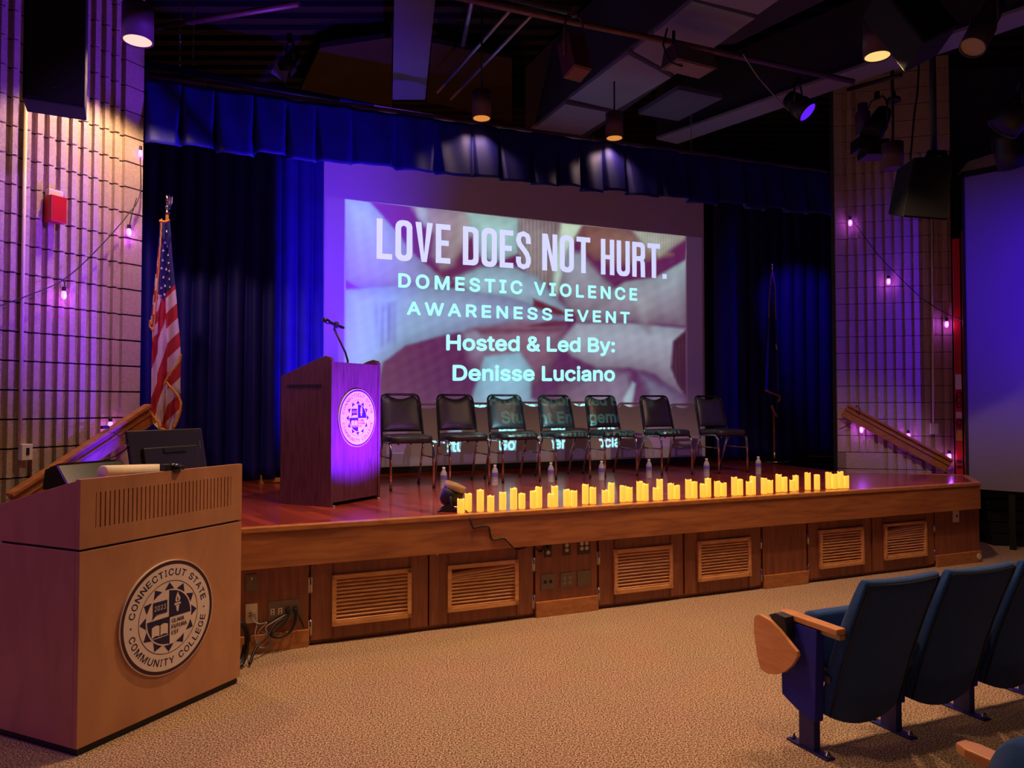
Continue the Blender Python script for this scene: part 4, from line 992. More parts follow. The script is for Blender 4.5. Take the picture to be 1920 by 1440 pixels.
# ------------------------------------------------------------------ the college seal (flat disc sign), local: x right, y up, z out
def seal(mb, T, rad, thick=.012, small=True):
    def P(pts, z, m): mb.add([T @ Vector((x * rad, y * rad, z)) for x, y in pts], [tuple(range(len(pts)))], m)
    def ring(r0, r1, z, m, n=72):
        vs = []; 
        for i in range(n):
            a = 2 * math.pi * i / n
            vs += [T @ Vector((r0 * rad * math.cos(a), r0 * rad * math.sin(a), z)), T @ Vector((r1 * rad * math.cos(a), r1 * rad * math.sin(a), z))]
        mb.add(vs, [(2 * i, 2 * i + 1, (2 * i + 3) % (2 * n), (2 * i + 2) % (2 * n)) for i in range(n)], m)
    def circ(r, n=72): return [(r * math.cos(2 * math.pi * i / n), r * math.sin(2 * math.pi * i / n)) for i in range(n)]
    mb.prism([T @ Vector((x * rad, y * rad, 0)) for x, y in circ(1)], (T.to_3x3() @ Vector((0, 0, 1))) * thick, 0)
    z = thick + .0006; e = .0005
    ring(.925, .985, z, 2); ring(.628, .640, z, 2)
    for i in range(12):
        a = math.pi / 2 + i * math.pi / 6; c, s_ = math.cos, math.sin
        P([(.50 * c(a - .20), .50 * s_(a - .20)), (.615 * c(a), .615 * s_(a)), (.50 * c(a + .20), .50 * s_(a + .20)), (.46 * c(a), .46 * s_(a))], z, 1)
    P(circ(.49), z + e, 0)
    def quad(a0, r=.465): return [(0, 0)] + [(r * math.cos(R(a0 + k * 7.5)), r * math.sin(R(a0 + k * 7.5))) for k in range(13)]
    P(quad(0), z + 2 * e, 1); P(quad(180), z + 2 * e, 1)
    P([(-.01, -.48), (.01, -.48), (.01, .48), (-.01, .48)], z + 3 * e, 1); P([(-.47, -.01), (.47, -.01), (.47, .01), (-.47, .01)], z + 3 * e, 1)
    # torch
    z3 = z + 4 * e
    P([(.16, .06), (.19, .06), (.215, .17), (.135, .17)], z3, 0); P([(.105, .18), (.245, .18), (.245, .215), (.105, .215)], z3, 0)
    P([(.135, .23), (.215, .23), (.235, .29), (.215, .33), (.19, .37), (.185, .42), (.15, .36), (.14, .33), (.125, .28)], z3, 0)
    P([(.165, .245), (.185, .25), (.19, .29), (.17, .33), (.16, .28)], z3 + e, 1)
    # book
    P([(-.37, -.29), (-.37, -.11), (-.33, -.09), (-.27, -.08), (-.21, -.10), (-.21, -.28), (-.27, -.26), (-.33, -.27)], z3, 0)
    P([(-.19, -.28), (-.19, -.10), (-.13, -.08), (-.07, -.09), (-.03, -.11), (-.03, -.29), (-.07, -.27), (-.13, -.26)], z3, 0)
    P([(-.38, -.31), (-.38, -.30), (-.2, -.30), (-.2, -.315)], z3, 0); P([(-.2, -.315), (-.2, -.30), (-.02, -.30), (-.02, -.31)], z3, 0)
    # speech bubble with the year
    P([(-.35, .32), (-.35, .10), (-.37, .03), (-.27, .10), (-.05, .10), (-.05, .32)], z3, 1)
    text_into(mb, '2023', .085 * rad, (-.2 * rad, .17 * rad), .24 * rad, 0, 0, T, z3 + e)
    for k, tx in enumerate(('CLARA', 'FUTURA', 'EST')):
        for ox_ in (0, .004, .008): text_into(mb, tx, .066 * rad, ((.05 + ox_) * rad, (-.12 - k * .105) * rad), (.27, .33, .15)[k] * rad, 0, 2, T, z3 + ox_ * .01, align='l')
    def arc_text(txt, a0, a1, r, top=True):
        ws = [.55 if ch in 'I ' else (1.25 if ch in 'MW' else (.85 if ch in 'ESLT' else 1.0)) for ch in txt]; tot = sum(ws); p = 0
        for ch, wd in zip(txt, ws):
            t = (p + wd / 2) / tot; p += wd; a = R(a0 + (a1 - a0) * t)
            if ch == ' ': continue
            rr_ = (r - .055 if top else r + .055) * rad
            rot = a - math.pi / 2 if top else a + math.pi / 2
            for ox_, oy_ in ((.004, 0), (-.004, 0), (0, .004), (0, -.004)): text_into(mb, ch, .115 * rad, (rr_ * math.cos(a) + ox_ * rad, rr_ * math.sin(a) + oy_ * rad), (abs(R(a1 - a0)) * r * rad / tot * wd) * (.42 if ch == 'I' else .74), 0, 1, T, z - .0002, rot)
            arc = abs(R(a1 - a0)) * r * rad / tot * wd
            text_into(mb, ch, .115 * rad, (rr_ * math.cos(a), rr_ * math.sin(a)), arc * (.42 if ch == 'I' else .74), 0, 1, T, z, rot)
    arc_text('CONNECTICUT STATE', 171, 9, .785)
    arc_text('COMMUNITY COLLEGE', 190, 350, .785, False)
    for a in (180.5, 359.5): P([(.785 * math.cos(R(a)) + .018 * math.cos(k), .785 * math.sin(R(a)) + .018 * math.sin(k)) for k in [j * .7 for j in range(9)]], z, 1)
def facing(O, right):      # plane frame: x = right (horizontal), y = up, z = outward toward the viewer side
    x = Vector(right).normalized(); y = Vector((0, 0, 1)); z = x.cross(y); m = Matrix.Identity(4)
    for i in range(3): m[i][0] = x[i]; m[i][1] = y[i]; m[i][2] = z[i]; m[i][3] = O[i]
    return m
# ------------------------------------------------------------------ control desk, front left
DH = 24.1; dd = hd(DH); dn = hd(DH - 90)          # along its front, and away from the audience
D0 = gz(143, 1421, 0); LEN = (gz(450, 1280, 0) - D0).dot(dd)
desk = thing('control_desk', 'tan wooden control desk with slotted front and round college seal', 'desk', D0)
lz = frame((0, 0, 0), dd)                          # local x along the front, y into the desk
TOP = 1.255; GR = .93; DEP = .585
m = MB(); m.mx = lz
m.box(0, LEN, .0, .03, .035, GR - .006); m.build('front_panel', 'deskwood', desk, bevel=.002)
m = MB(); m.mx = lz
x0, x1, zt_, zb_ = .09 * LEN, .905 * LEN, 1.19, 1.025
m.box(0, x0 - .012, .0, .03, GR + .006, TOP); m.box(x1 + .012, LEN, 0, .03, GR + .006, TOP); m.box(x0 - .012, x1 + .012, 0, .03, zt_, TOP); m.box(x0 - .012, x1 + .012, 0, .03, GR + .006, zb_)
n = 34
for i in range(n):
    a = x0 - .012 + (x1 - x0 + .024) * i / n; w_s = (x1 - x0 + .024) / n
    m.box(a + w_s * .13, a + w_s * .87, .0, .03, zb_, zt_)
m.build('slotted_panel', 'deskwood', desk)
m = MB(); m.mx = lz; m.box(.02, LEN - .02, .035, .04, GR + .02, TOP - .03); m.build('slot_backing', 'maroon', desk)
def zs(y): return TOP - .245 * y
for nm, xa, xb in (('side_panel', -.0, .03), ('side_panel', LEN - .03, LEN)):
    m = MB(); m.mx = lz; m.box(xa, xb, .031, DEP, .035, GR - .006); m.build(nm, 'deskwood', desk, bevel=.002)
    m = MB(); m.mx = lz; m.prism([(xa, .031, GR + .006), (xa, DEP, GR + .006), (xa, DEP, zs(DEP)), (xa, .031, zs(0.03))], (xb - xa, 0, 0)); m.build('upper_side_panel', 'deskwood', desk, bevel=.002)
m = MB(); m.mx = lz; m.box(.03, LEN - .03, .03, DEP - .01, 0.0, GR - .03); m.build('carcass', 'maroon', desk)
m = MB(); m.mx = lz; m.box(.012, LEN - .012, .012, DEP - .012, 0, .035); m.build('plinth', 'black', desk)
m = MB(); m.mx = lz; m.box(.012, LEN - .012, .012, .04, GR - .01, GR + .01); m.box(.012, .03, .012, DEP - .01, GR - .01, GR + .01); m.build('shadow_gap', 'black', desk)
m = MB(); m.mx = lz; DK = TOP - .035
m.prism([(.03, .03, zs(0) - .05), (.03, DEP - .02, zs(DEP) - .05), (.03, DEP - .02, zs(DEP) - .03), (.03, .03, zs(0) - .03)], (LEN - .06, 0, 0)); m.build('desktop', 'black', desk)
sc_ = gp(314, 1156, D0, DH) - D0; m = MB(); T = facing(sc_ , dd) 
# facing(): x along dd, outward = dd x up
m2 = MB(); seal(m2, T, .288); m2.build('college_seal', ['sealwhite', 'navy', 'maroon'], desk)
def dk(x, y, z=0): return D0 + dd * x + dn * y + Vector((0, 0, z))
# monitor
def monitor():
    y0 = .30; b = dk(.52, y0, zs(y0) - .012); t = thing('computer_monitor', 'black computer monitor seen from behind on the control desk', 'monitor', b)
    tl = gy(238, 808, 4.02); tr = gy(378, 802, 4.50); wv = tr - tl; wv.z = 0; Wd = wv.length; x = wv.normalized()
    fr = frame((0, 0, 0), x); c = (tl + tr) / 2 - b; Hh = .34
    tilt = Matrix.Rotation(R(-12), 4, 'X')
    mx = Matrix.Translation(c) @ fr @ tilt
    m = MB(); m.mx = mx; m.box(-Wd / 2, Wd / 2, 0, .022, -Hh, 0); m.build('screen_shell', 'darkplastic', t, bevel=.006)
    m = MB(); m.mx = mx; m.prism([(-Wd * .36, 0, -Hh * .30), (Wd * .36, 0, -Hh * .30), (Wd * .36, 0, -Hh), (-Wd * .36, 0, -Hh)], (0, -.02, 0)); m.build('rear_cover', 'darkplastic', t, bevel=.006)
    m = MB(); m.mx = mx; m.box(-.06, .10, -.026, -.019, -Hh * .40, -Hh * .33); m.build('vent', 'black', t)
    m = MB(); m.mx = mx; m.box(Wd * .43, Wd * .44, -.002, 0, -Hh * .36, -Hh * .22); m.build('brand_strip', 'steel', t)
    q = mx @ Vector((.02, -.03, -Hh * .72)); m = MB(); m.tube([q, q + Vector((0, 0, -.06)), Vector((q.x, q.y, .03)), Vector((q.x, q.y, .02))], [.05, .035, .03, .03], 16); m.build('stand_neck', 'black', t)
    m = MB(); m.mx = Matrix.Translation((q.x, q.y, 0)) @ fr; m.box(-.12, .12, -.08, .08, 0, .02); m.build('stand_foot', 'black', t, bevel=.008)
monitor()
b = dk(.12, .26, zs(.26) - .012); t = thing('touch_panel', 'tilted black touch panel behind the paper roll on the desk', 'control panel', b)
m = MB(); m.mx = lz; m.prism([(-.02, -.06, 0), (-.02, .16, 0), (-.02, .14, .10), (-.02, .05, .125)], (.36, 0, 0)); m.build('panel_body', 'blackgloss', t, bevel=.005)
m = MB(); m.mx = lz; m.prism([(.0, .06, .1265), (.0, .135, .106), (.32, .135, .106), (.32, .06, .1265)], (0, 0, .004)); m.build('panel_glass', 'blackgloss', t)
rc = gy(192, 885, 3.66); rd = gy(296, 881, 4.06)
m = MB(); L = (rd - rc).length; m.mx = along(rd - rc); r = .032
m.lathe([(0, 0), (r * .86, 0), (r, .004), (r, L), (r * .8, L), (0, L - .002)], 24); o = m.build('paper_roll', 'paper'); o.location = rc; tag(o, 'cream roll of paper lying on the front ledge of the desk', 'paper roll')
m = MB(); m.mx = lz; m.box(.06, LEN * .62, .035, .10, zs(.0) - .045, rc.z - r - D0.z - .004 - .0); o = m.build('shelf_lip', 'deskwood', desk)
wb = gp(326, 880, D0 + dn * .02, DH); t = thing('webcam', 'small black webcam clipped on the desk front edge', 'webcam', wb)
m = MB(); m.mx = Matrix.Translation((0, 0, .005)) @ lz; m.lathe([(0, -.028), (.032, -.02), (.036, 0), (.032, .024), (0, .03)], 20); m.build('camera_head', 'blackgloss', t)
m = MB(); m.mx = lz; m.box(-.065, -.02, -.015, .03, -.015, .03); m.box(.02, .06, -.012, .03, -.018, .018); m.build('clip', 'black', t, bevel=.004)
wire('usb_cable', 'thin black cable looping from the left handrail to the monitor', [wl(199, 800, .12), wl(215, 812, .16), gy(240, 830, 4.1), gy(225, 850, 4.15), gy(195, 862, 4.1)], .004)
m = MB(); m.box(-.03, .03, -.012, .012, -.012, .012); o = m.build('string_light_plug', 'black', bevel=.004); o.location = wl(197, 801, .13); o.rotation_euler.z = R(60); tag(o, 'black plug lying on the left handrail', 'plug')
# ------------------------------------------------------------------ lectern
LH = 27.0; ld = hd(LH); ls = hd(LH - 90)          # along its seal face; toward the speaker side
E0 = gz(620, 951.5, ST); LW = (gz(716, 933, ST) - E0).dot(ld); LD = .52; LHt = 1.12
LW = .62
lec = thing('lectern', 'dark cherry wooden lectern with glowing round college seal on stage', 'lectern', E0)
lf = frame((0, 0, 0), ld)           # x along the seal face, y away from the audience
m = MB(); m.mx = lf; m.box(.028, LW - .028, .012, .03, .03, LHt); m.build('front_panel', 'lectern', lec)
for nm, xa in (('side_panel', 0), ('side_panel', LW - .028)):
    prof = [(0, 0), (LD, 0), (LD, 1.02), (LD - .02, 1.035)] + [(.05 - .05 * math.sin(R(a)) , LHt + .005 + .025 * math.cos(R(a))) for a in (0, 25, 50, 75, 90)]
    prof = [(0, 0.0), (LD, 0.0), (LD, 1.005), (LD - .015, 1.02), (.11, LHt + .035), (.06, LHt + .045), (.02, LHt + .035), (0, LHt + .01)]
    m = MB(); m.mx = lf; m.prism([(xa, y, z) for y, z in prof], (.028, 0, 0)); o = m.build(nm, 'lectern', lec, bevel=.003)
    if xa == 0:
        m = MB(); m.mx = lf; m.box(-.004, .002, .10, LD - .07, .925, .945); m.build('side_groove', 'black', o)
m = MB(); m.mx = lf; m.prism([(.028, .02, LHt - .02), (.028, LD - .01, .985), (.028, LD - .01, 1.0), (.028, .02, LHt)], (LW - .056, 0, 0)); m.build('reading_top', 'lectern', lec)
m = MB(); m.mx = lf; m.box(.028, LW - .028, .04, LD - .02, .06, .09); m.build('inner_shelf', 'lectern', lec)
sc_ = gp(671, 783.5, E0, LH) - E0; m2 = MB(); T = facing(Vector((0, 0, 0)), ld); T = Matrix.Translation(sc_ - (ld.cross(Vector((0, 0, 1)))) * .012) @ T; seal(m2, T, .232); m2.build('college_seal', ['sealwhite', 'navy', 'navy'], lec)
for x in (.03, LW - .03):
    m = MB(); m.mx = lf; m.tube([(x, -.004, 0), (x, .03, 0)], .016, 10); 
    m = MB(); m.mx = lf; m.lathe([(.014, 0), (.016, .004), (.012, .012)], 12, c=(x, -.004, 0)); m.build('glide', 'steel', lec)
g0 = gy(652, 676, 6.02); g1 = gy(640, 645, 6.0); g2 = gy(627, 618, 5.98); t = thing('gooseneck_microphone', 'black gooseneck microphone rising from the lectern top', 'microphone', g0 + Vector((0, 0, -.07)))
b = g0 + Vector((0, 0, -.07)); m = MB(); m.mx = Matrix.Translation(-b); m.tube([b, g0, g0.lerp(g1, .5) + Vector((.006, 0, 0)), g1, g2], .008, 8); m.build('gooseneck', 'black', t)
a = gy(606, 599, 5.85); c = gy(645, 615, 6.05); m = MB(); m.mx = Matrix.Translation(-b); m.tube([a, a.lerp(c, .25), a.lerp(c, .3), a.lerp(c, .95), c], [.018, .02, .014, .012, .008], 14); m.build('microphone_body', 'blackgloss', t)
m = MB(); m.mx = Matrix.Translation(-b); q = a.lerp(c, .62); m.tube([g2, q], .010, 8); m.tube([q + Vector((0, -.01, -.014)), q + Vector((0, .01, .014))], .02, 10); m.build('clip', 'black', t)
# ------------------------------------------------------------------ stacking chairs; local: x right (audience view), y back, z up
def make_chair():
    t = thing('stacking_chair', 'x', 'chair', (0, 0, 0), 0, 'black vinyl chairs in a row on the stage')
    w = .205; zs_ = .455
    def T(pts, nm, r=.0122, mt='chrome', par=t):
        m = MB()
        for p in pts: m.tube(p, r, 8)
        return m.build(nm, mt, par)
    # front legs curve into the side rails
    for s in (-1, 1):
        T([[(s * w, 0, 0), (s * w, .005, .30), (s * w, .015, .39), (s * w, .045, .425), (s * w, .09, .432), (s * w, .36, .43)]], 'leg')
        T([[(s * (w + .0), .496, .012), (s * w, .40, .27), (s * w, .33, .43)]], 'leg')
        T([[(s * w * .99, .02, .29), (s * w * .99, .392, .29)]], 'side_brace', .007)
        for (x, y) in ((s * w, 0), (s * w, .50)):
            m = MB(); m.lathe([(.013, 0), (.014, .03)], 10, c=(x, y, 0)); m.build('rubber_foot', 'black', t)
    # back frame: inverted U leaning back
    yb = lambda z: .335 + (z - .43) * .28
    pts = [(-w, .33, .42), (-w, yb(.50), .50), (-w * .965, yb(.80), .80), (-w * .93, yb(.85), .85), (-w * .85, yb(.875), .875), (-w * .72, yb(.886), .886), (w * .72, yb(.886), .886), (w * .85, yb(.875), .875), (w * .93, yb(.85), .85), (w * .965, yb(.80), .80), (w, yb(.50), .50), (w, .33, .42)]
    T([pts], 'back_frame', .012, 'blackgloss')
    # padded back with a crescent hand hold at the top
    def bp(x, z, d): return (x, yb(z) - d, z)
    N_ = 18; top = []; bot = []
    rows = 14; m = MB(); vs = []; hw = w - .012
    for side in (0, 1):
        for j in range(rows + 1):
            f = j / rows
            for i in range(N_ + 1):
                u = i / N_ * 2 - 1; zt = .862 - .045 * (1 - abs(u) ** 2.2) if True else 0
                zt = .878 - .036 * max(0, 1 - (abs(u) / .66) ** 2) if abs(u) < .66 else .878 - .05 * ((abs(u) - .66) / .34) ** 2.5
                z = .525 + (zt - .525) * f; xw = hw * (1 - .06 * f)
                puff = .022 * (1 - abs(u) ** 4) * (1 - abs(2 * f - 1) ** 6) + .004
                vs.append(bp(u * xw, z, puff if side == 0 else -.008))
    K = N_ + 1; S = (rows + 1) * K; fs = []
    for j in range(rows):
        for i in range(N_):
            a = j * K + i; fs.append((a, a + 1, a + K + 1, a + K)); fs.append((S + a, S + a + K, S + a + K + 1, S + a + 1))
    for i in range(N_): fs.append((i, S + i, S + i + 1, i + 1)); a = rows * K + i; fs.append((a, a + 1, S + a + 1, S + a))
    for j in range(rows): a = j * K; fs.append((a, a + K, S + a + K, S + a)); a = j * K + N_; fs.append((a, S + a, S + a + K, a + K))
    m.add(vs, fs, 0, True); m.build('backrest', 'vinyl', t)
    # seat cushion
    m = MB(); vs = []; n1 = 16
    def ring(sc, z, dy=0):
        out = []
        for k in range(28):
            a = 2 * math.pi * k / 28; c = math.cos(a); s = math.sin(a); e = .42
            x = (abs(c) ** e) * (1 if c >= 0 else -1) * .215 * sc; y = (abs(s) ** e) * (1 if s >= 0 else -1) * .205 * sc + .195
            out.append((x, y, z))
        return out
    lv = [ring(.93, .430), ring(.99, .438), ring(1.01, .460), ring(1.0, .480), ring(.95, .494), ring(.82, .502), ring(.5, .507), ring(.05, .508)]
    for l in lv: vs += l
    fs = [(j * 28 + i, j * 28 + (i + 1) % 28, (j + 1) * 28 + (i + 1) % 28, (j + 1) * 28 + i) for j in range(len(lv) - 1) for i in range(28)] + [tuple(range(28))[::-1], tuple(range((len(lv) - 1) * 28, len(lv) * 28))]
    m.add(vs, fs, 0, True); m.build('seat', 'vinyl', t)
    m = MB(); m.box(-.19, .19, .03, .37, .424, .434); m.build('seat_pan', 'black', t)
    for s in (-.12, .0): 
        m = MB(); m.lathe([(0, 0), (.010, .002), (.012, .01), (0, .018)], 8, c=(s, .06, .408)); m.build('bumper', 'chrome', t)
    return t
ords = ['first', 'second', 'third', 'fourth', 'fifth', 'sixth', 'seventh']
CH = [(773.5, 919), (881, 910.5), (978, 904.5), (1075, 898.5), (1165, 894), (1270, 891), (1375.5, 888)]
clabs = ['black vinyl chair partly hidden behind the lectern, leftmost of the row', 'second black vinyl chair from the lectern, one projected ampersand on its back', 'third black vinyl chair from the lectern, projected letters Stu on its back',
         'middle black vinyl chair of the stage row, projected letters nt En on it', 'fifth black vinyl chair from the lectern, projected letters gem on its back', 'sixth black vinyl chair from the lectern, second from the right end', 'rightmost black vinyl chair of the stage row, standing clear of the screen']
ch0 = make_chair()
for i, (px, py) in enumerate(CH):
    c = ch0 if i == 0 else copy_tree(ch0)
    p = gz(px, py - 1, ST); c.location = (p.x, p.y, ST + .0005); c.rotation_euler.z = math.atan2(U.y, U.x); c['label'] = clabs[i]
# ------------------------------------------------------------------ water bottles
def make_bottle():
    t = thing('water_bottle', 'x', 'bottle', (0, 0, 0), 0, 'water bottles standing in front of the chairs')
    m = MB(); m.lathe([(0, .004), (.026, 0), (.031, .006), (.031, .03), (.029, .035), (.031, .04), (.031, .055), (.029, .06), (.031, .065), (.031, .135), (.028, .15), (.018, .172), (.012, .18), (.012, .187)], 24); m.build('bottle_body', 'clear', t)
    m = MB(); m.lathe([(.0135, .186), (.0145, .188), (.0145, .203), (.0, .205)], 20); m.build('cap', 'white', t)
    m = MB(); m.lathe([(.0316, .09), (.0318, .092), (.0318, .128), (.0316, .13)], 24); m.build('paper_label', mat('bottle_label', (110, 100, 200), .5), t)
    return t
BT = [(832, 917), (928, 911), (1033, 905), (1128, 901), (1217, 897), (1325, 895), (1422, 890)]
b0 = make_bottle()
for i, (px, py) in enumerate(BT):
    c = b0 if i == 0 else copy_tree(b0); p = gz(px, py, ST); c.location = (p.x, p.y, ST + .0005); c.rotation_euler.z = i
    c['label'] = 'clear plastic water bottle standing on stage before the %s chair from the lectern' % ords[i]
# ------------------------------------------------------------------ candles
CD = [(864,963,937),(878,960,927),(900.5,960,920),(920,960,931),(942.5,957,923),(963,956,917),(978.5,955,927.5),(1000,954,921),(1010,953,913),(1033,951.6,926),(1040,951,911),(1062.5,950.5,918),(1076,950.5,921.6),(1097.5,946,909.6),(1111.5,945.6,913.7),(1134.5,944,920.6),(1146,943.5,906),(1168,942,912),(1180,941,916),(1199.5,940,904),(1210,940,908.5),(1230,939,915),(1237,938.3,900),(1257.8,937,907),(1269,936.7,911),(1291,935.6,900),(1301.7,935,904),(1318,933.5,910),(1327.5,932.6,897.5),(1345,932,903),(1356.6,931.5,907.5),(1377,930,896),(1387.5,929.5,900),(1404.5,928.8,905),(1411.5,928,892.5),(1432.5,927,898),(1443.8,925.5,901.7),(1460,923.3,890.7),(1470.8,922.7,895),(1486,921.9,900.7),(1492,920.7,892.7),(1514.5,919.3,887.3),(1532,919,890.7),(1553.5,917.3,886),(1564.7,917.3,890),(1576,916.5,884.7),(1586.5,916,894)]
cand_mesh = {}
def candle_mesh(h):
    k = round(h / .01)
    if k in cand_mesh: return cand_mesh[k]
    rnd = random.Random(k); m = MB(); r = .0265; seg = 20; prof = [(r * .96, 0), (r, .004), (r, h - .006)]
    vs = []
    for (rr_, z) in prof: vs += [(rr_ * math.cos(2 * math.pi * i / seg), rr_ * math.sin(2 * math.pi * i / seg), z) for i in range(seg)]
    wav = [.004 * math.sin(i * .9 + k) + .003 * math.sin(i * 2.1 + k * 2) for i in range(seg)]
    for rr_, dz in ((r * .99, 0), (r * .86, -.001), (r * .80, -.012)): vs += [(rr_ * math.cos(2 * math.pi * i / seg), rr_ * math.sin(2 * math.pi * i / seg), h + wav[i] + dz) for i in range(seg)]
    fs = [(j * seg + i, j * seg + (i + 1) % seg, (j + 1) * seg + (i + 1) % seg, (j + 1) * seg + i) for j in range(5) for i in range(seg)] + [tuple(range(5 * seg, 6 * seg)), tuple(range(seg))[::-1]]
    m.add(vs, fs, 0, True); o = m.build('pillar_candle', 'candle'); me = o.data; bpy.data.objects.remove(o)
    m = MB(); m.lathe([(.002, h - .012), (.003, h - .004), (.0015, h + .004), (0, h + .008)], 8); o = m.build('flame_tip', 'ivory'); me2 = o.data; bpy.data.objects.remove(o)
    cand_mesh[k] = (me, me2); return cand_mesh[k]
cl = []; 
for i, c in enumerate(CD):
    if i and c[0] - CD[i - 1][0] < 17.5 and len(cl[-1]) < 4: cl[-1].append(c)
    else: cl.append([c])
onum = 'first second third fourth fifth sixth seventh eighth ninth tenth eleventh twelfth thirteenth fourteenth fifteenth sixteenth seventeenth eighteenth nineteenth twentieth twenty-first twenty-second twenty-third twenty-fourth twenty-fifth twenty-sixth twenty-seventh twenty-eighth'.split()
LEDC = []
for gi, g in enumerate(cl):
    for ci, (px, pb, pt) in enumerate(g):
        p = gz(px, pb, ST); tz = gy(px, pt, p.y).z; h = tz - ST
        me, me2 = candle_mesh(h); o = bpy.data.objects.new('pillar_candle', me); COL.objects.link(o); o.location = (p.x, p.y, ST + .0045); o.rotation_euler.z = px
        f = bpy.data.objects.new('flame_tip', me2); COL.objects.link(f); f.parent = o
        sz_ = 'tall' if h > .155 else ('short' if h < .125 else 'mid-height')
        where = 'standing alone as' if len(g) == 1 else {0: 'left one of', len(g) - 1: 'right one of'}.get(ci, ('left middle of', 'right middle of')[max(0, min(ci - 1, 1))] if len(g) == 4 else 'middle one of')
        tag(o, '%s glowing yellow candle, %s the %s cluster from the left along stage edge' % (sz_, where, onum[gi]), 'candle', 'glowing pillar candles along the stage edge')
# ------------------------------------------------------------------ stage wash light on the deck
p = gz(842, 957, ST); t = thing('led_wash_light', 'black stage wash light standing on the deck left of the candles', 'stage light', p)
ax = Vector((-.40, .15, .50)); q = Vector((.02, 0, .115))
tm = Matrix.Translation(q) @ Matrix.Rotation(R(22), 4, 'Y')
m = MB(); m.mx = tm; m.lathe([(.05, -.085), (.072, -.06), (.078, .0), (.078, .05)], 24); m.build('housing', 'black', t)
m = MB(); m.mx = tm; m.lathe([(.079, .045), (.082, .05), (.082, .085), (.075, .088), (.068, .075), (0, .07)], 24); m.build('front_ring', mat('ringbrown', (150, 120, 84), .4), t)
m = MB(); m.mx = Matrix.Translation(q); m.tube([(0, -.10, .0), (0, -.10, -.06), (.0, -.06, -.105), (0, .06, -.105), (0, .10, -.06), (0, .10, 0)], .009, 8); m.build('yoke', 'black', t)
for s in (-1, 1):
    m = MB(); m.mx = Matrix.Translation(q); m.prism([(-.10, s * .09, -.113), (.0, s * .09, -.05), (.08, s * .09, -.113)], (0, s * .012, 0)); m.build('foot', 'black', t)
m = MB(); m.lathe([(0, 0), (.02, .003), (.02, .015), (0, .02)], 12, c=(.06, -.10, .03)); m.build('knob', 'chrome', t)
# black cord over the fascia to the outlet
fp = R0
def fpt(px, py, off=.006): return gp(px, py, R0 + NF * off, HU)
e = gz(874, 961, ST) + Vector((0, 0, .012))
wire('power_cord', 'black power cord hanging over the fascia from the wash light to an outlet', [gz(862, 955, ST) + Vector((0, .02, .008)), e, fpt(881, 972, .012), fpt(887, 990), fpt(893, 988), fpt(915, 987), fpt(919, 1000), fpt(924, 1012), fpt(943, 1009), fpt(950, 1014), fpt(960, 1024, .004), gp(972, 1030, P0 + NF * .01, HU), gp(998, 1023, P0 + NF * .01, HU), gp(1013, 1035, P0 + NF * .01, HU), gp(1023, 1019, P0 + NF * .025, HU)], .0055, n=4)
# ------------------------------------------------------------------ wall plates on the stage front
def plate(px0, py0, px1, py1, mt, label, items, cat='outlet', nm='outlet_plate', mi='ivory'):
    a = gp(px0, py1, P0, HU); b = gp(px1, py0, P0, HU); c = (a + b) / 2; w = (b - a).dot(U); h = abs(gp(px0, py0, P0, HU).z - a.z); 
    t = thing(nm, label, cat, c); fr = frame((0, 0, 0), U)
    m = MB(); m.mx = fr; m.box(-w / 2, w / 2, -.008, .0, -h / 2, h / 2); m.build('cover_plate', mt, t, bevel=.002)
    for (x, z, kind) in items:
        X, Z = x * w / 2, z * h / 2
        if kind == 'duplex':
            m = MB(); m.mx = fr; m.prism([(X + .016 * math.cos(k * .524 + .26), -.008, Z + .014 * math.sin(k * .524 + .26)) for k in range(12)], (0, -.003, 0)); o = m.build('socket', mi, t)
            m = MB(); m.mx = fr
            for dx in (-.006, .006): m.box(X + dx - .0012, X + dx + .0012, -.0115, -.011, Z - .004, Z + .006)
            m.build('slots', 'black', o)
        elif kind == 'round':
            m = MB(); m.mx = fr; m.prism([(X + .013 * math.cos(k * .524), -.008, Z + .013 * math.sin(k * .524)) for k in range(12)], (0, -.004, 0)); m.build('jack', 'black', t)
        elif kind == 'square':
            m = MB(); m.mx = fr; m.box(X - .013, X + .013, -.011, -.008, Z - .02, Z + .02); m.build('socket', mi, t)
            m = MB(); m.mx = fr; m.box(X - .005, X + .005, -.0125, -.011, Z - .014, Z - .006); m.box(X - .005, X + .005, -.0125, -.011, Z + .004, Z + .012); m.build('slots', 'black', t)
        elif kind == 'plug':
            m = MB(); m.mx = fr; m.box(X - .014, X + .014, -.04, -.008, Z - .016, Z + .016); m.build('black_plug', 'black', t, bevel=.004)
        elif kind == 'toggle':
            m = MB(); m.mx = fr; m.box(X - .005, X + .005, -.02, -.008, Z - .008, Z + .012); m.build('toggle', mi, t)
    return t
plate(460, 1076, 483, 1109, 'plate', 'blank brown switch plate on the panel beside the desk', [(0, .5, 'toggle')], nm='switch_plate', cat='switch plate')
plate(460, 1132, 483, 1168, 'ivory', 'ivory data plate with cables at the left end of the stage front', [(-.3, -.05, 'square'), (.35, .1, 'toggle')], nm='data_plate', cat='data plate')
plate(502, 1125, 562, 1164, 'plate', 'wide four-gang outlet plate with plugs and cables beside the desk', [(-.72, 0, 'square'), (-.24, 0, 'square'), (.24, 0, 'plug'), (.7, 0, 'plug')], nm='outlet_plate')
plate(1020, 1016, 1034, 1045, 'brownplate', 'narrow outlet plate with a black plug, top left of the group of six', [(0, .45, 'plug'), (0, -.35, 'duplex')])
plate(1055, 1013, 1069, 1041, 'brownplate', 'narrow two-socket outlet plate, top middle of the group of six', [(0, .35, 'duplex'), (0, -.3, 'duplex')])
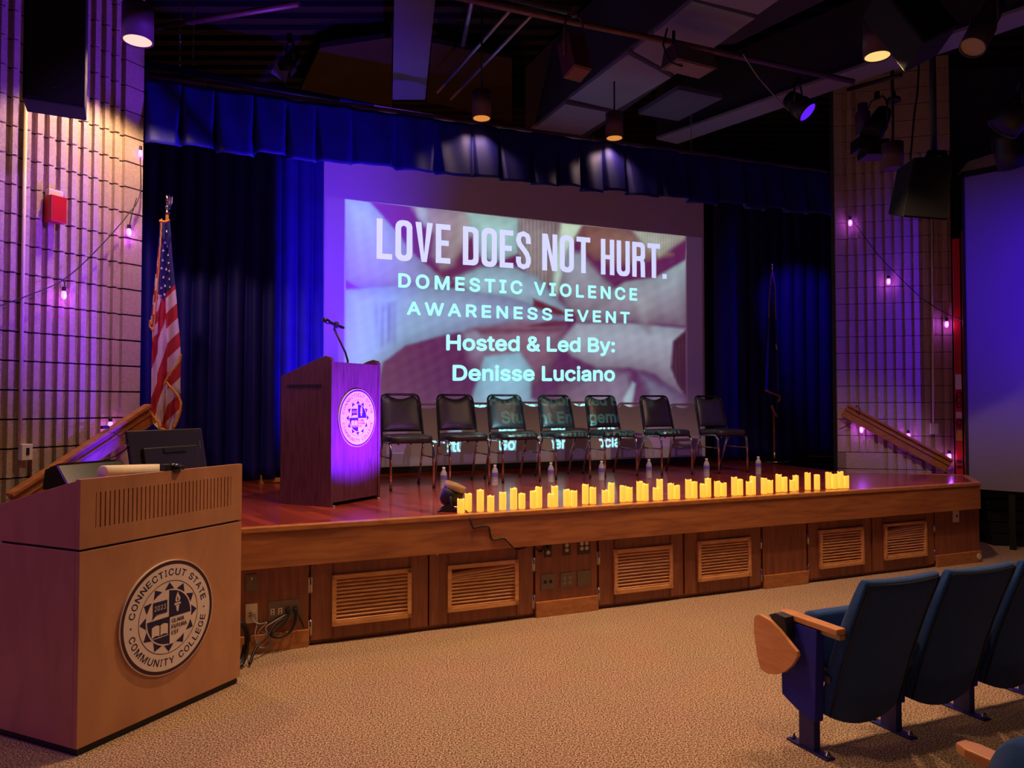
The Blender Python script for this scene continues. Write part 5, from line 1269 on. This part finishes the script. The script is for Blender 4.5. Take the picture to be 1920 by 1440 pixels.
plate(1083, 1009, 1106, 1039, 'brownplate', 'square four-socket outlet plate, top right of the group of six', [(-.4, .35, 'duplex'), (.4, .35, 'duplex'), (-.4, -.25, 'duplex'), (.4, -.25, 'duplex')])
plate(1014, 1076, 1039, 1105, 'plate', 'metal jack plate with two black jacks, lower left of the six plates', [(-.4, 0, 'round'), (.4, 0, 'round')], nm='jack_plate', cat='jack plate')
plate(1050, 1073, 1075, 1102, 'plate', 'metal plate with four small sockets, lower middle of the six plates', [(-.4, .3, 'duplex'), (.4, .3, 'duplex'), (-.4, -.3, 'duplex'), (.4, -.3, 'duplex')], mi='steel')
plate(1082, 1069, 1107, 1099, 'plate', 'blank square metal plate, lower right of the six plates', [], nm='blank_plate', cat='blank plate')
plate(1786, 956, 1797, 979, 'ivory', 'ivory switch plate near the right end of the stage front', [(0, 0, 'toggle')], nm='switch_plate', cat='switch plate', mi='black')
# cables hanging beside the desk
def pp(px, py, off=.03): return gp(px, py, P0 + NF * off, HU)
wire('network_cable', 'two pale looping network cables hanging below the data plate', [pp(471, 1150, .01), pp(476, 1165, .03), pp(488, 1170, .04), pp(500, 1168, .05), pp(485, 1185, .05), pp(482, 1205, .05), pp(495, 1217, .05), pp(509, 1208, .05), pp(505, 1190, .04), pp(490, 1185, .04)], .004, 'wiregrey')
wire('network_cable', 'pale network cable looping widest beside the desk', [pp(476, 1150, .01), pp(482, 1167, .03), pp(478, 1190, .05), pp(484, 1212, .05), pp(500, 1214, .06), pp(508, 1198, .06), pp(498, 1178, .05), pp(515, 1165, .04), pp(540, 1150, .02)], .004, 'wiregrey')
wire('power_cord', 'thick black power cord bundle under the four-gang outlet plate', [pp(545, 1146, .03), pp(535, 1165, .05), pp(520, 1180, .06), pp(508, 1190, .07), pp(520, 1195, .06), pp(540, 1188, .05), pp(552, 1170, .04), pp(556, 1148, .03)], .008, 'black')
wire('power_cord', 'short black cord hanging at the right of the four-gang plate', [pp(558, 1148, .02), pp(563, 1160, .04), pp(570, 1176, .03)], .005, 'black')
wire('power_cord', 'black power cord running from the outlet plate down to the floor coil', [pp(530, 1160, .03), pp(512, 1175, .06), pp(500, 1195, .1), pp(480, 1215, .15), gz(468, 1245, .02)], .009, 'black')
# coiled hose of cables on the floor behind the desk corner
c = gz(458, 1262, 0) + Vector((-.06, .05, 0)); m = MB(); 
pts = []
rx = dd * 1.0
for k in range(80):
    a = k * .236; r = .125 + .006 * math.sin(k * .37); pts.append(Vector((0, 0, .15)) + rx * (r * .62 * math.cos(a)) + Vector((0, 0, 1)) * (r * math.sin(a)) + dn * (.010 * (k / 80 * 3 - 1.5)))
m.tube(pts, .013, 8); o = m.build('cable_coil', 'black'); o.location = c; tag(o, 'coil of thick black cable leaning beside the control desk', 'cable')
wire('loose_wire', 'thin pale wire arching over the black cable coil', [c + dd * .02 + Vector((0, 0, .28)), c + dd * .07 + Vector((0, 0, .18)), c + dd * .09 + Vector((0, 0, .01))], .003, 'wiregrey')
# ------------------------------------------------------------------ theatre seats; local x = along the row (right), y = toward the stage
def seat_profile():
    return [(.175, -.075, .06), (.30, -.115, .07), (.42, -.152, .075), (.54, -.195, .075), (.66, -.240, .07), (.77, -.286, .062), (.815, -.303, .055), (.835, -.300, .035)]
def make_seat(arm=True, side=True, tablet=False):
    t = thing('theatre_seat', 'x', 'seat', (0, 0, 0), 0, 'blue auditorium seats facing the stage')
    # backrest shell with piping
    x0, x1 = .032, .492; prof = seat_profile(); US = [0, .008, .025, .06, .12, .2, .3, .4, .5, .6, .7, .8, .88, .94, .975, .992, 1]; nx = len(US) - 1; vs = []; K = 2 * len(prof)
    for i in range(nx + 1):
        u = US[i]; x = x0 + (x1 - x0) * u; e = 2 * u - 1; crown = -.010 * (1 - e * e); sag = -.055 * (1 - e * e)
        edge = min(1, (1 - abs(e)) / .07); rz_ = math.sqrt(max(0, 1 - (1 - edge) ** 2))
        ring = []
        for (z, y, th) in prof:
            zz = z + crown * (z / .85) + (sag * max(0, 1 - (z - .19) / .2)); bow = .018 * (1 - e * e) * 1.0
            ring.append((x, y - bow * .6 + th * .5 - (th * .5) * (.55 + .45 * rz_), zz))
        for (z, y, th) in prof[::-1]:
            zz = z + crown * (z / .85) + (sag * max(0, 1 - (z - .19) / .2)); ring.append((x, y + th * .5 + (th * .5) * (.55 + .45 * rz_), zz))
        vs += ring
    fs = [(i * K + k, (i + 1) * K + k, (i + 1) * K + (k + 1) % K, i * K + (k + 1) % K) for i in range(nx) for k in range(K)]
    fs += [tuple(range(K)), tuple(range(nx * K, nx * K + K))[::-1]]
    m = MB(); m.add(vs, fs, 0, True); bk = m.build('backrest', 'seatblue', t)
    pip = [vs[k] for k in range(0, len(prof))]; n = len(prof)
    top = [vs[i * K + n - 2] for i in range(0, nx + 1)]
    path = [Vector(vs[K * 2 + k]) + Vector((0, -.003, 0)) for k in range(0, n - 1)] + [Vector(vs[K * i + n - 2]) + Vector((0, -.003, .002)) for i in range(2, nx - 1)] + [Vector(vs[K * (nx - 2) + k]) + Vector((0, -.003, 0)) for k in range(n - 2, -1, -1)]
    m = MB(); m.tube(path, .0045, 6); m.build('piping', 'black', bk)
    # tipped-up seat cushion
    m = MB(); vs = []; c0 = Vector((.275, .07, .27)); 
    prof2 = [(-.0, .0), (.10, .02), (.25, .02), (.33, -.02), (.345, -.07), (.33, -.10), (.0, -.08)]
    pts = [(.045, .10 + y, .28 + z) for z, y in prof2]; m.prism(pts, (.44, 0, 0), 0, True); m.build('seat_cushion', 'seatblue', t, bevel=.02)
    m = MB(); m.box(.02, .10, -.10, .04, .33, .36); m.build('hinge_bracket', 'steel', t)
    # standard
    st = MB(); st.box(-.019, .019, -.044, .05, 0.0, .22); st.build('leg', 'navymetal', t, bevel=.003)
    st = MB(); st.prism([(-.03, -.075, .57), (-.03, .15, .57), (-.03, .145, .21), (-.03, .05, .17), (-.03, -.06, .15)], (.052, 0, 0)); st.build('side_panel', 'seatside' if side else 'navymetal', t, bevel=.003)
    st = MB(); st.box(-.026, .026, -.125, .125, 0, .01); st.build('floor_plate', 'navymetal', t, bevel=.003)
    for y in (-.105, .105):
        st = MB(); st.lathe([(.014, .012), (.014, .02), (.008, .022), (.008, .034), (0, .036)], 8, c=(0, y, 0)); st.build('bolt', 'chrome', t)
    if arm:
        st = MB(); pts = [(-.028, -.19), (-.033, .13), (-.02, .165), (.02, .165), (.033, .13), (.028, -.19)]
        st.prism([(x, y, .575) for x, y in pts], (0, 0, .03)); st.build('armrest', 'arm', t, bevel=.005)
        st = MB(); st.box(-.012, .03, -.19, -.07, .555, .575); st.build('arm_bracket', 'steel', t)
    return t
S0 = gz(1519, 1405, 0); S0.z = 0
rz0 = math.atan2(U.y, U.x)
seat = make_seat(); SP_ = .53
slabs = ['blue theatre seat at the aisle end with folded wooden tablet arm', 'second blue theatre seat from the aisle in the nearer-stage row', 'third blue theatre seat, cut by the right frame edge', 'fourth blue theatre seat leg just entering at the right frame edge']
seats = []
for i in range(4):
    c = seat if i == 0 else copy_tree(seat); c.location = S0 + U * (SP_ * i); c.rotation_euler.z = rz0; c['label'] = slabs[i]; seats.append(c)
    if i: 
        for ch in list(c.children):
            if ch.name.startswith('armrest') or ch.name.startswith('arm_br'): bpy.data.objects.remove(ch)
# folded tablet on the aisle standard
tp = S0 - U * .105; inv = frame(tp, U).inverted()
tpx = [(1413, 1160), (1417, 1153), (1424, 1152), (1445, 1164), (1462, 1182), (1494, 1222), (1496, 1230), (1485, 1248), (1470, 1261), (1452, 1265), (1438, 1263), (1426, 1256), (1420, 1235), (1413, 1185)]
pts = [inv @ gp(x, y, tp, HU - 90) for x, y in tpx]
m = MB(); m.prism([(-.105, p.y, p.z) for p in pts], (.018, 0, 0)); m.build('writing_tablet', 'arm', seats[0], bevel=.003)
pts = [inv @ gp(x, y, tp, HU - 90) for x, y in ((1434, 1153), (1448, 1150), (1466, 1158), (1470, 1200), (1455, 1185))]
m = MB(); m.prism([(-.085, p.y, p.z) for p in pts], (.055, 0, 0)); m.build('tablet_hinge', 'black', seats[0], bevel=.006)
# nearest seat, lower right corner
A4 = gz(1786, 1392, .605); 
t = thing('theatre_seat', 'pale blue seat back top and wooden armrest in the lower right corner', 'seat', Vector((A4.x, A4.y, 0)) + Vector((.064, -.147, 0)) * 0, rz0, 'blue auditorium seats facing the stage')
base = t.location.copy()
m = MB(); pts = [(-.0, -.36), (-.005, -.04), (.012, 0), (.055, 0), (.068, -.04), (.064, -.36)]; m.prism([(x, y, .575) for x, y in pts], (0, 0, .03)); m.build('armrest', 'arm', t, bevel=.005)
m = MB(); vs = []; prof = [(.0, -.12, .09), (.2, -.12, .11), (.32, -.125, .12), (.44, -.135, .11), (.49, -.14, .09), (.52, -.14, .06), (.535, -.14, .03)]
x0, x1 = -.035, .48; nx = 16; K = 2 * len(prof)
for i in range(nx + 1):
    u = i / nx; e = 2 * u - 1; x = x0 + (x1 - x0) * u; ed = min(1, (1 - abs(e)) / .22); r_ = math.sqrt(max(0, 1 - (1 - ed) ** 2))
    for sgn, pr in ((-1, prof), (1, prof[::-1])):
        for (z, y, th) in pr: vs.append((x, -.20 + y + .13 + sgn * th * (.3 + .7 * r_), .15 + z - .14 * (1 - r_) * (z / .535)))
fs = [(i * K + k, (i + 1) * K + k, (i + 1) * K + (k + 1) % K, i * K + (k + 1) % K) for i in range(nx) for k in range(K)] + [tuple(range(K)), tuple(range(nx * K, nx * K + K))[::-1]]
m.add(vs, fs, 0, True); bk = m.build('backrest', 'seatblue', t)
n = len(prof); m = MB(); m.tube([Vector(vs[K * i + n - 2]) + Vector((0, -.002, .003)) for i in range(2, nx - 1)], .0045, 6); m.build('piping', 'black', bk)
m = MB(); m.box(.014, .052, -.25, -.15, 0, .575); m.build('leg', 'navymetal', t)
m = MB(); m.box(.0, .066, -.33, -.07, 0, .012); m.build('floor_plate', 'navymetal', t)
# ------------------------------------------------------------------ flags
def flagpole(name_label, base, top, finial, rb=.11):
    t = thing('flag_pole', name_label, 'flag pole', base)
    h = top.z - base.z
    m = MB(); m.tube([(0, 0, .05), (0, 0, h - .16)], .013, 12); m.build('pole', 'rail', t)
    m = MB(); m.lathe([(rb, 0), (rb, .012), (rb * .85, .025), (rb * .3, .035), (.022, .06), (.022, .13), (.014, .14)], 32); m.build('base', 'brass', t)
    if finial == 'eagle':
        m = MB(); m.lathe([(.014, h - .17), (.02, h - .16), (.02, h - .14), (.012, h - .135), (.024, h - .115), (.024, h - .10), (.01, h - .085)], 16)
        m.tube([(0, 0, h - .09), (.004, 0, h - .06), (0, 0, h - .025), (-.008, 0, h - .008), (-.022, 0, h - .004)], [.012, .022, .018, .012, .004], 10)
        for s in (-1, 1): m.prism([(.01, s * .01, h - .02), (.03, s * .028, h - .005), (.034, s * .02, h - .06), (.018, s * .01, h - .10)], (0, s * .006, 0))
        m.build('eagle_finial', 'chrome', t)
    else:
        m = MB(); m.lathe([(.012, h - .16), (.018, h - .14), (.006, h - .13), (.016, h - .08), (0, h)], 8, sy=.4); m.build('spear_finial', 'brass', t)
    return t
YF = 6.15; fb = gy(309, 757, YF); fb.z = ST; ft = gy(309, 365, YF)
flagpole('wooden flag pole with silver eagle finial at stage left', fb, ft, 'eagle')
SIL = [(413, 300, 318), (440, 299, 321), (480, 296, 323), (520, 293, 327), (560, 289, 331), (600, 286, 334), (640, 285, 338), (680, 284, 339), (720, 284, 338), (750, 283.5, 339), (775, 283, 338), (795, 288, 332), (805, 298, 326)]
def us_flag():
    base = gy(311, 600, YF - .11); t = thing('striped_flag', 'red, white and blue starred flag with gold fringe at stage left', 'flag', base)
    def W3(x, y, d): return gy(x, y, YF - .11 - d) - base
    def cloth_d(x, y):
        for k in range(len(SIL) - 1):
            if SIL[k][0] <= y <= SIL[k + 1][0]: f = (y - SIL[k][0]) / (SIL[k + 1][0] - SIL[k][0]); xl = SIL[k][1] * (1 - f) + SIL[k + 1][1] * f; xr = SIL[k][2] * (1 - f) + SIL[k + 1][2] * f; break
        u = (x - xl) / (xr - xl); g = (y - 413) / 392.
        return (.05 * math.sin(u * 6.5 + .6 + g) + .022 * math.sin(u * 15 + 2 * g + 1)) * (.35 + .65 * g)
    ny, nx = 220, 72; vs = []; info = []
    for j in range(ny + 1):
        y = 413 + (805 - 413) * j / ny
        for k in range(len(SIL) - 1):
            if SIL[k][0] <= y <= SIL[k + 1][0]: f = (y - SIL[k][0]) / (SIL[k + 1][0] - SIL[k][0]); xl = SIL[k][1] * (1 - f) + SIL[k + 1][1] * f; xr = SIL[k][2] * (1 - f) + SIL[k + 1][2] * f; break
        for i in range(nx + 1):
            u = i / nx; x = xl + (xr - xl) * u; g = j / ny
            d = (.05 * math.sin(u * 6.5 + .6 + g) + .022 * math.sin(u * 15 + 2 * g + 1)) * (.35 + .65 * g)
            vs.append(tuple(W3(x, y, d))); info.append((x, y))
    fs = []; mi = []
    for j in range(ny):
        for i in range(nx):
            a = j * (nx + 1) + i; fs.append((a, a + 1, a + nx + 2, a + nx + 1)); x = (info[a][0] + info[a + nx + 2][0]) / 2; y = (info[a][1] + info[a + nx + 2][1]) / 2
            # canton: pointed dark-blue area at the top; stripes slant down to the left on each fold
            cb = 552 - (x - 309) * .95 if x > 308 else 566 - (308 - x) * 1.3
            inc = y < cb and x > 298 - (y - 413) * .012
            fold = 312 + 2 * math.sin(y * .02)
            if x < 296 - max(0, (y - 640)) * .02: s = (y + (x - 290) * .9) / 21.0 if y < 640 else (y + (x - 290) * 2.6) / 52
            elif x < fold: s = (y + (x - 300) * 3.0 + 10) / 58.0
            else: s = (y + (x - 325) * .95 + 5) / 29.0
            mi.append(2 if inc else (int(math.floor(s)) % 2))
    m = MB(); m.v = [Vector(v) for v in vs]; m.f = fs; m.m = mi; m.sm = [True] * len(fs)
    cloth = m.build('flag_cloth', ['flagred', mat('flagwhite', (206, 186, 184), .85, var=.08), 'flagblue'], t, solid=.004)
    # stars
    S = [(306, 470), (316, 478), (305, 488), (317, 493), (303, 503), (311, 505), (318, 508), (306, 520), (318, 523), (302, 540), (309, 536), (319, 538), (301, 555), (308, 552), (315, 462), (309, 455), (312, 434)]
    for (x, y) in S:
        c = W3(x, y, cloth_d(x, y) + .009); m = MB(); r = .0125; pts = [(c.x + r * (1 if k % 2 == 0 else .42) * math.sin(k * math.pi / 5 + .15), c.y, c.z + r * (1 if k % 2 == 0 else .42) * math.cos(k * math.pi / 5 + .15)) for k in range(10)]
        g = (y - 413) / 392.; u = (x - 300) / 25.
        dd_ = 0
        m.prism(pts, (0, .006, 0)); o = m.build('star', 'white', cloth)
    # gold fringe along the visible edges
    def fringe(pts, r=.008):
        m = MB(); P = [W3(x, y, .085) for x, y in pts]; Q = []
        for i in range(len(P) - 1):
            for k in range(6): Q.append(P[i].lerp(P[i + 1], k / 6) + Vector((random.uniform(-.002, .002), 0, random.uniform(-.002, .002))))
        Q.append(P[-1]); m.tube(Q, r, 6); return m
    fringe([(303, 410), (302, 440), (299, 480), (297, 520), (293, 560), (290, 600), (287, 640)], .006).build('gold_fringe', 'gold', t)
    fringe([(339, 664), (336, 680), (324, 695), (312, 712), (308, 722)], .011).build('gold_fringe', 'gold', t)
    fringe([(309, 714), (322, 728), (334, 742), (339, 755), (338, 772), (332, 790), (325, 803)], .010).build('gold_fringe', 'gold', t)
    fringe([(283, 775), (288, 782), (296, 792), (300, 803), (312, 808), (322, 806)], .010).build('gold_fringe', 'gold', t)
    fringe([(282, 600), (281, 612), (287, 620)], .009).build('gold_fringe', 'gold', t)
    fringe([(299, 414), (310, 416), (318, 413)], .010).build('pole_hem', 'gold', t)
    # the strip of cloth folded behind, left of the main fold
    m = MB(); ys = list(range(515, 613, 3)); vs = []; mi = []
    for y in ys:
        xl = 292 - (y - 515) * .11; xr = 298 - (y - 515) * .05
        for k in range(5): vs.append(tuple(W3(xl + (xr - xl) * k / 4, y + (k - 2) * .6, -.02 + .01 * math.sin(k * 1.6))))
    fs = []
    for j in range(len(ys) - 1):
        for k in range(4): a = j * 5 + k; fs.append((a, a + 1, a + 6, a + 5)); mi.append(int((ys[j] - 515) / 19) % 2 ^ 1)
    m.v = [Vector(v) for v in vs]; m.f = fs; m.m = mi; m.sm = [True] * len(fs); m.build('rear_fold', ['flagred', bpy.data.materials['flagwhite']], t, solid=.004)
us_flag()
YR = 10.0; rb_ = gz(1452, 866, ST); YR = rb_.y; rt = gy(1447, 487, YR)
flagpole('flag pole with spear finial and round base at stage right', rb_, rt, 'spear', .19)
def blue_flag():
    base = gy(1450, 640, YR - .1); t = thing('plain_blue_flag', 'dark blue flag with gold edging drooping on the pole at stage right', 'flag', base)
    SL = [(513, 1445, 1451), (560, 1442, 1454), (600, 1441, 1455), (660, 1437, 1458), (700, 1435, 1461), (730, 1434, 1463), (738, 1442, 1463), (756, 1446, 1459), (770, 1447, 1457), (782, 1453, 1458)]
    ny, nx = 50, 20; vs = []
    for j in range(ny + 1):
        y = 513 + (782 - 513) * j / ny
        for k in range(len(SL) - 1):
            if SL[k][0] <= y <= SL[k + 1][0]: f = (y - SL[k][0]) / (SL[k + 1][0] - SL[k][0]); xl = SL[k][1] * (1 - f) + SL[k + 1][1] * f; xr = SL[k][2] * (1 - f) + SL[k + 1][2] * f; break
        for i in range(nx + 1):
            u = i / nx; vs.append(tuple(gy(xl + (xr - xl) * u, y, YR - .1 - .05 * math.sin(u * 7 + j * .03)) - base))
    m = MB(); m.add(vs, [(j * (nx + 1) + i, j * (nx + 1) + i + 1, (j + 1) * (nx + 1) + i + 1, (j + 1) * (nx + 1) + i) for j in range(ny) for i in range(nx)], 0, True); m.build('flag_cloth', mat('flagdeepblue', (30, 36, 140), .8), t, solid=.005)
    dullgold = mat('dullgold', (150, 100, 70), .8)
    for pts, r in (([(1447, 515), (1444, 540), (1442, 570), (1441.5, 596)], .007), ([(1449, 515), (1453, 535), (1454, 565), (1455, 600)], .007), ([(1434, 731), (1448, 737), (1462, 742), (1462, 750), (1458, 754)], .018), ([(1447, 760), (1451, 772), (1457, 782)], .018)):
        m = MB(); m.tube([gy(x, y, YR - .17) - base for x, y in pts], r, 6); m.build('gold_edging', dullgold, t)
    m = MB(); c = gy(1456, 650, YR - .17) - base; m.prism([c + Vector((-.01, 0, .04)), c + Vector((.01, 0, .0)), c + Vector((.008, 0, -.05)), c + Vector((-.008, 0, -.01))], (0, .01, 0)); m.build('pale_emblem', 'ivory', t)
blue_flag()
# ------------------------------------------------------------------ string lights
def bulb(p, label, power=.8, s=1.0, lit=True):
    t = thing('string_bulb', label, 'string light bulb', p, 0, 'purple string light bulbs')
    m = MB(); m.lathe([(0, .03 * s), (.013 * s, .028 * s), (.014 * s, 0), (.012 * s, -.004 * s)], 12); m.build('socket', 'black', t)
    m = MB(); m.lathe([(.011 * s, 0), (.017 * s, -.02 * s), (.017 * s, -.045 * s), (.012 * s, -.06 * s), (0, -.066 * s)], 14); m.build('bulb', 'bulb', t)
    if power: point('string_bulb_lamp', Vector(p) + Vector((0, 0, -.045)) + EXO, power, (.45, .08, 1.0), .02)
    return t
EXO = WN * .022
for (x, y, lab, pw) in ((242, 428, 'purple string bulb high on the left wall near the curtain', 1.6), (120, 545, 'purple string bulb on the left wall beside the conduit', 1.6), (207, 790, 'purple string bulb behind the left handrail', 1.0)):
    bulb(wl(x, y, .028), lab, pw)
bulb(gy(263, 281, 5.98), 'purple string bulb at the wall edge above the flag', .3)
EXO = RN * .024
for (x, y, lab, pw) in ((1594, 412, 'purple string bulb at the upper left of the right column', 1.3), (1666, 522, 'purple string bulb in the middle of the right column', 1.6), (1775, 602, 'purple string bulb at the right edge of the right column', 1.6), (1615, 800, 'purple string bulb under the right handrail', 1.6), (1703, 812, 'purple string bulb behind the middle of the right handrail', 1.3), (1780, 850, 'purple string bulb behind the lower end of the right handrail', .8)):
    bulb(wr(x, y, .028), lab, pw, 1.2)
wire('string_light_wire', 'string light wire sagging across the left block wall', [gy(263, 290, 5.98), wl(262, 365, .05), wl(238, 405, .06), wl(180, 470, .05), wl(118, 525, .06), wl(50, 555, .05), wl(-20, 580, .05)], .004)
wire('bulb_lead', 'short lead from the wire to the bulb beside the conduit', [wl(116, 524, .06), wl(121, 530, .06), wl(120, 543, .06)], .004)
wire('bulb_lead', 'short lead from the wire to the upper left wall bulb', [wl(256, 372, .05), wl(248, 400, .06), wl(242, 425, .06)], .004)
wire('string_light_wire', 'string light wire sagging across the right block column', [wr(1590, 405, .05), wr(1604, 420, .04), wr(1640, 470, .04), wr(1675, 508, .05), wr(1730, 560, .04), wr(1788, 595, .05), gy(1850, 618, 8.5), gy(1925, 650, 8.1)], .005)
wire('string_light_wire', 'string light wire drooping below the right handrail', [wr(1574, 805, .05), wr(1600, 790, .08), wr(1612, 770, .14), wr(1605, 762, .14), wr(1613, 795, .06), wr(1660, 812, .05), wr(1680, 838, .04), wr(1720, 860, .04), wr(1756, 868, .04), wr(1780, 893, .05)], .005)
# small tan hem / tape scrap between curtain and lectern
m = MB(); q = gz(492, 906, ST); m.prism([(-.05, 0, 0), (-.035, 0, .09), (.02, .0, .06), (.22, .02, .05), (.25, .02, .02), (.0, 0, .0)], (0, .02, 0)); o = m.build('curtain_weight', 'arm'); o.location = q; tag(o, 'small tan wooden wedge on the deck between left curtain and lectern', 'wedge')
m = MB(); a = gz(1462, 856, ST); b = gz(1572, 857, ST); m.prism([(0, 0, 0), tuple(b - a), tuple(b - a + Vector((0, .05, 0))), (0, .05, 0)], (0, 0, .05)); o = m.build('floor_batten', 'orangewood'); o.location = a; tag(o, 'thin tan batten on the deck below the right curtain', 'batten')
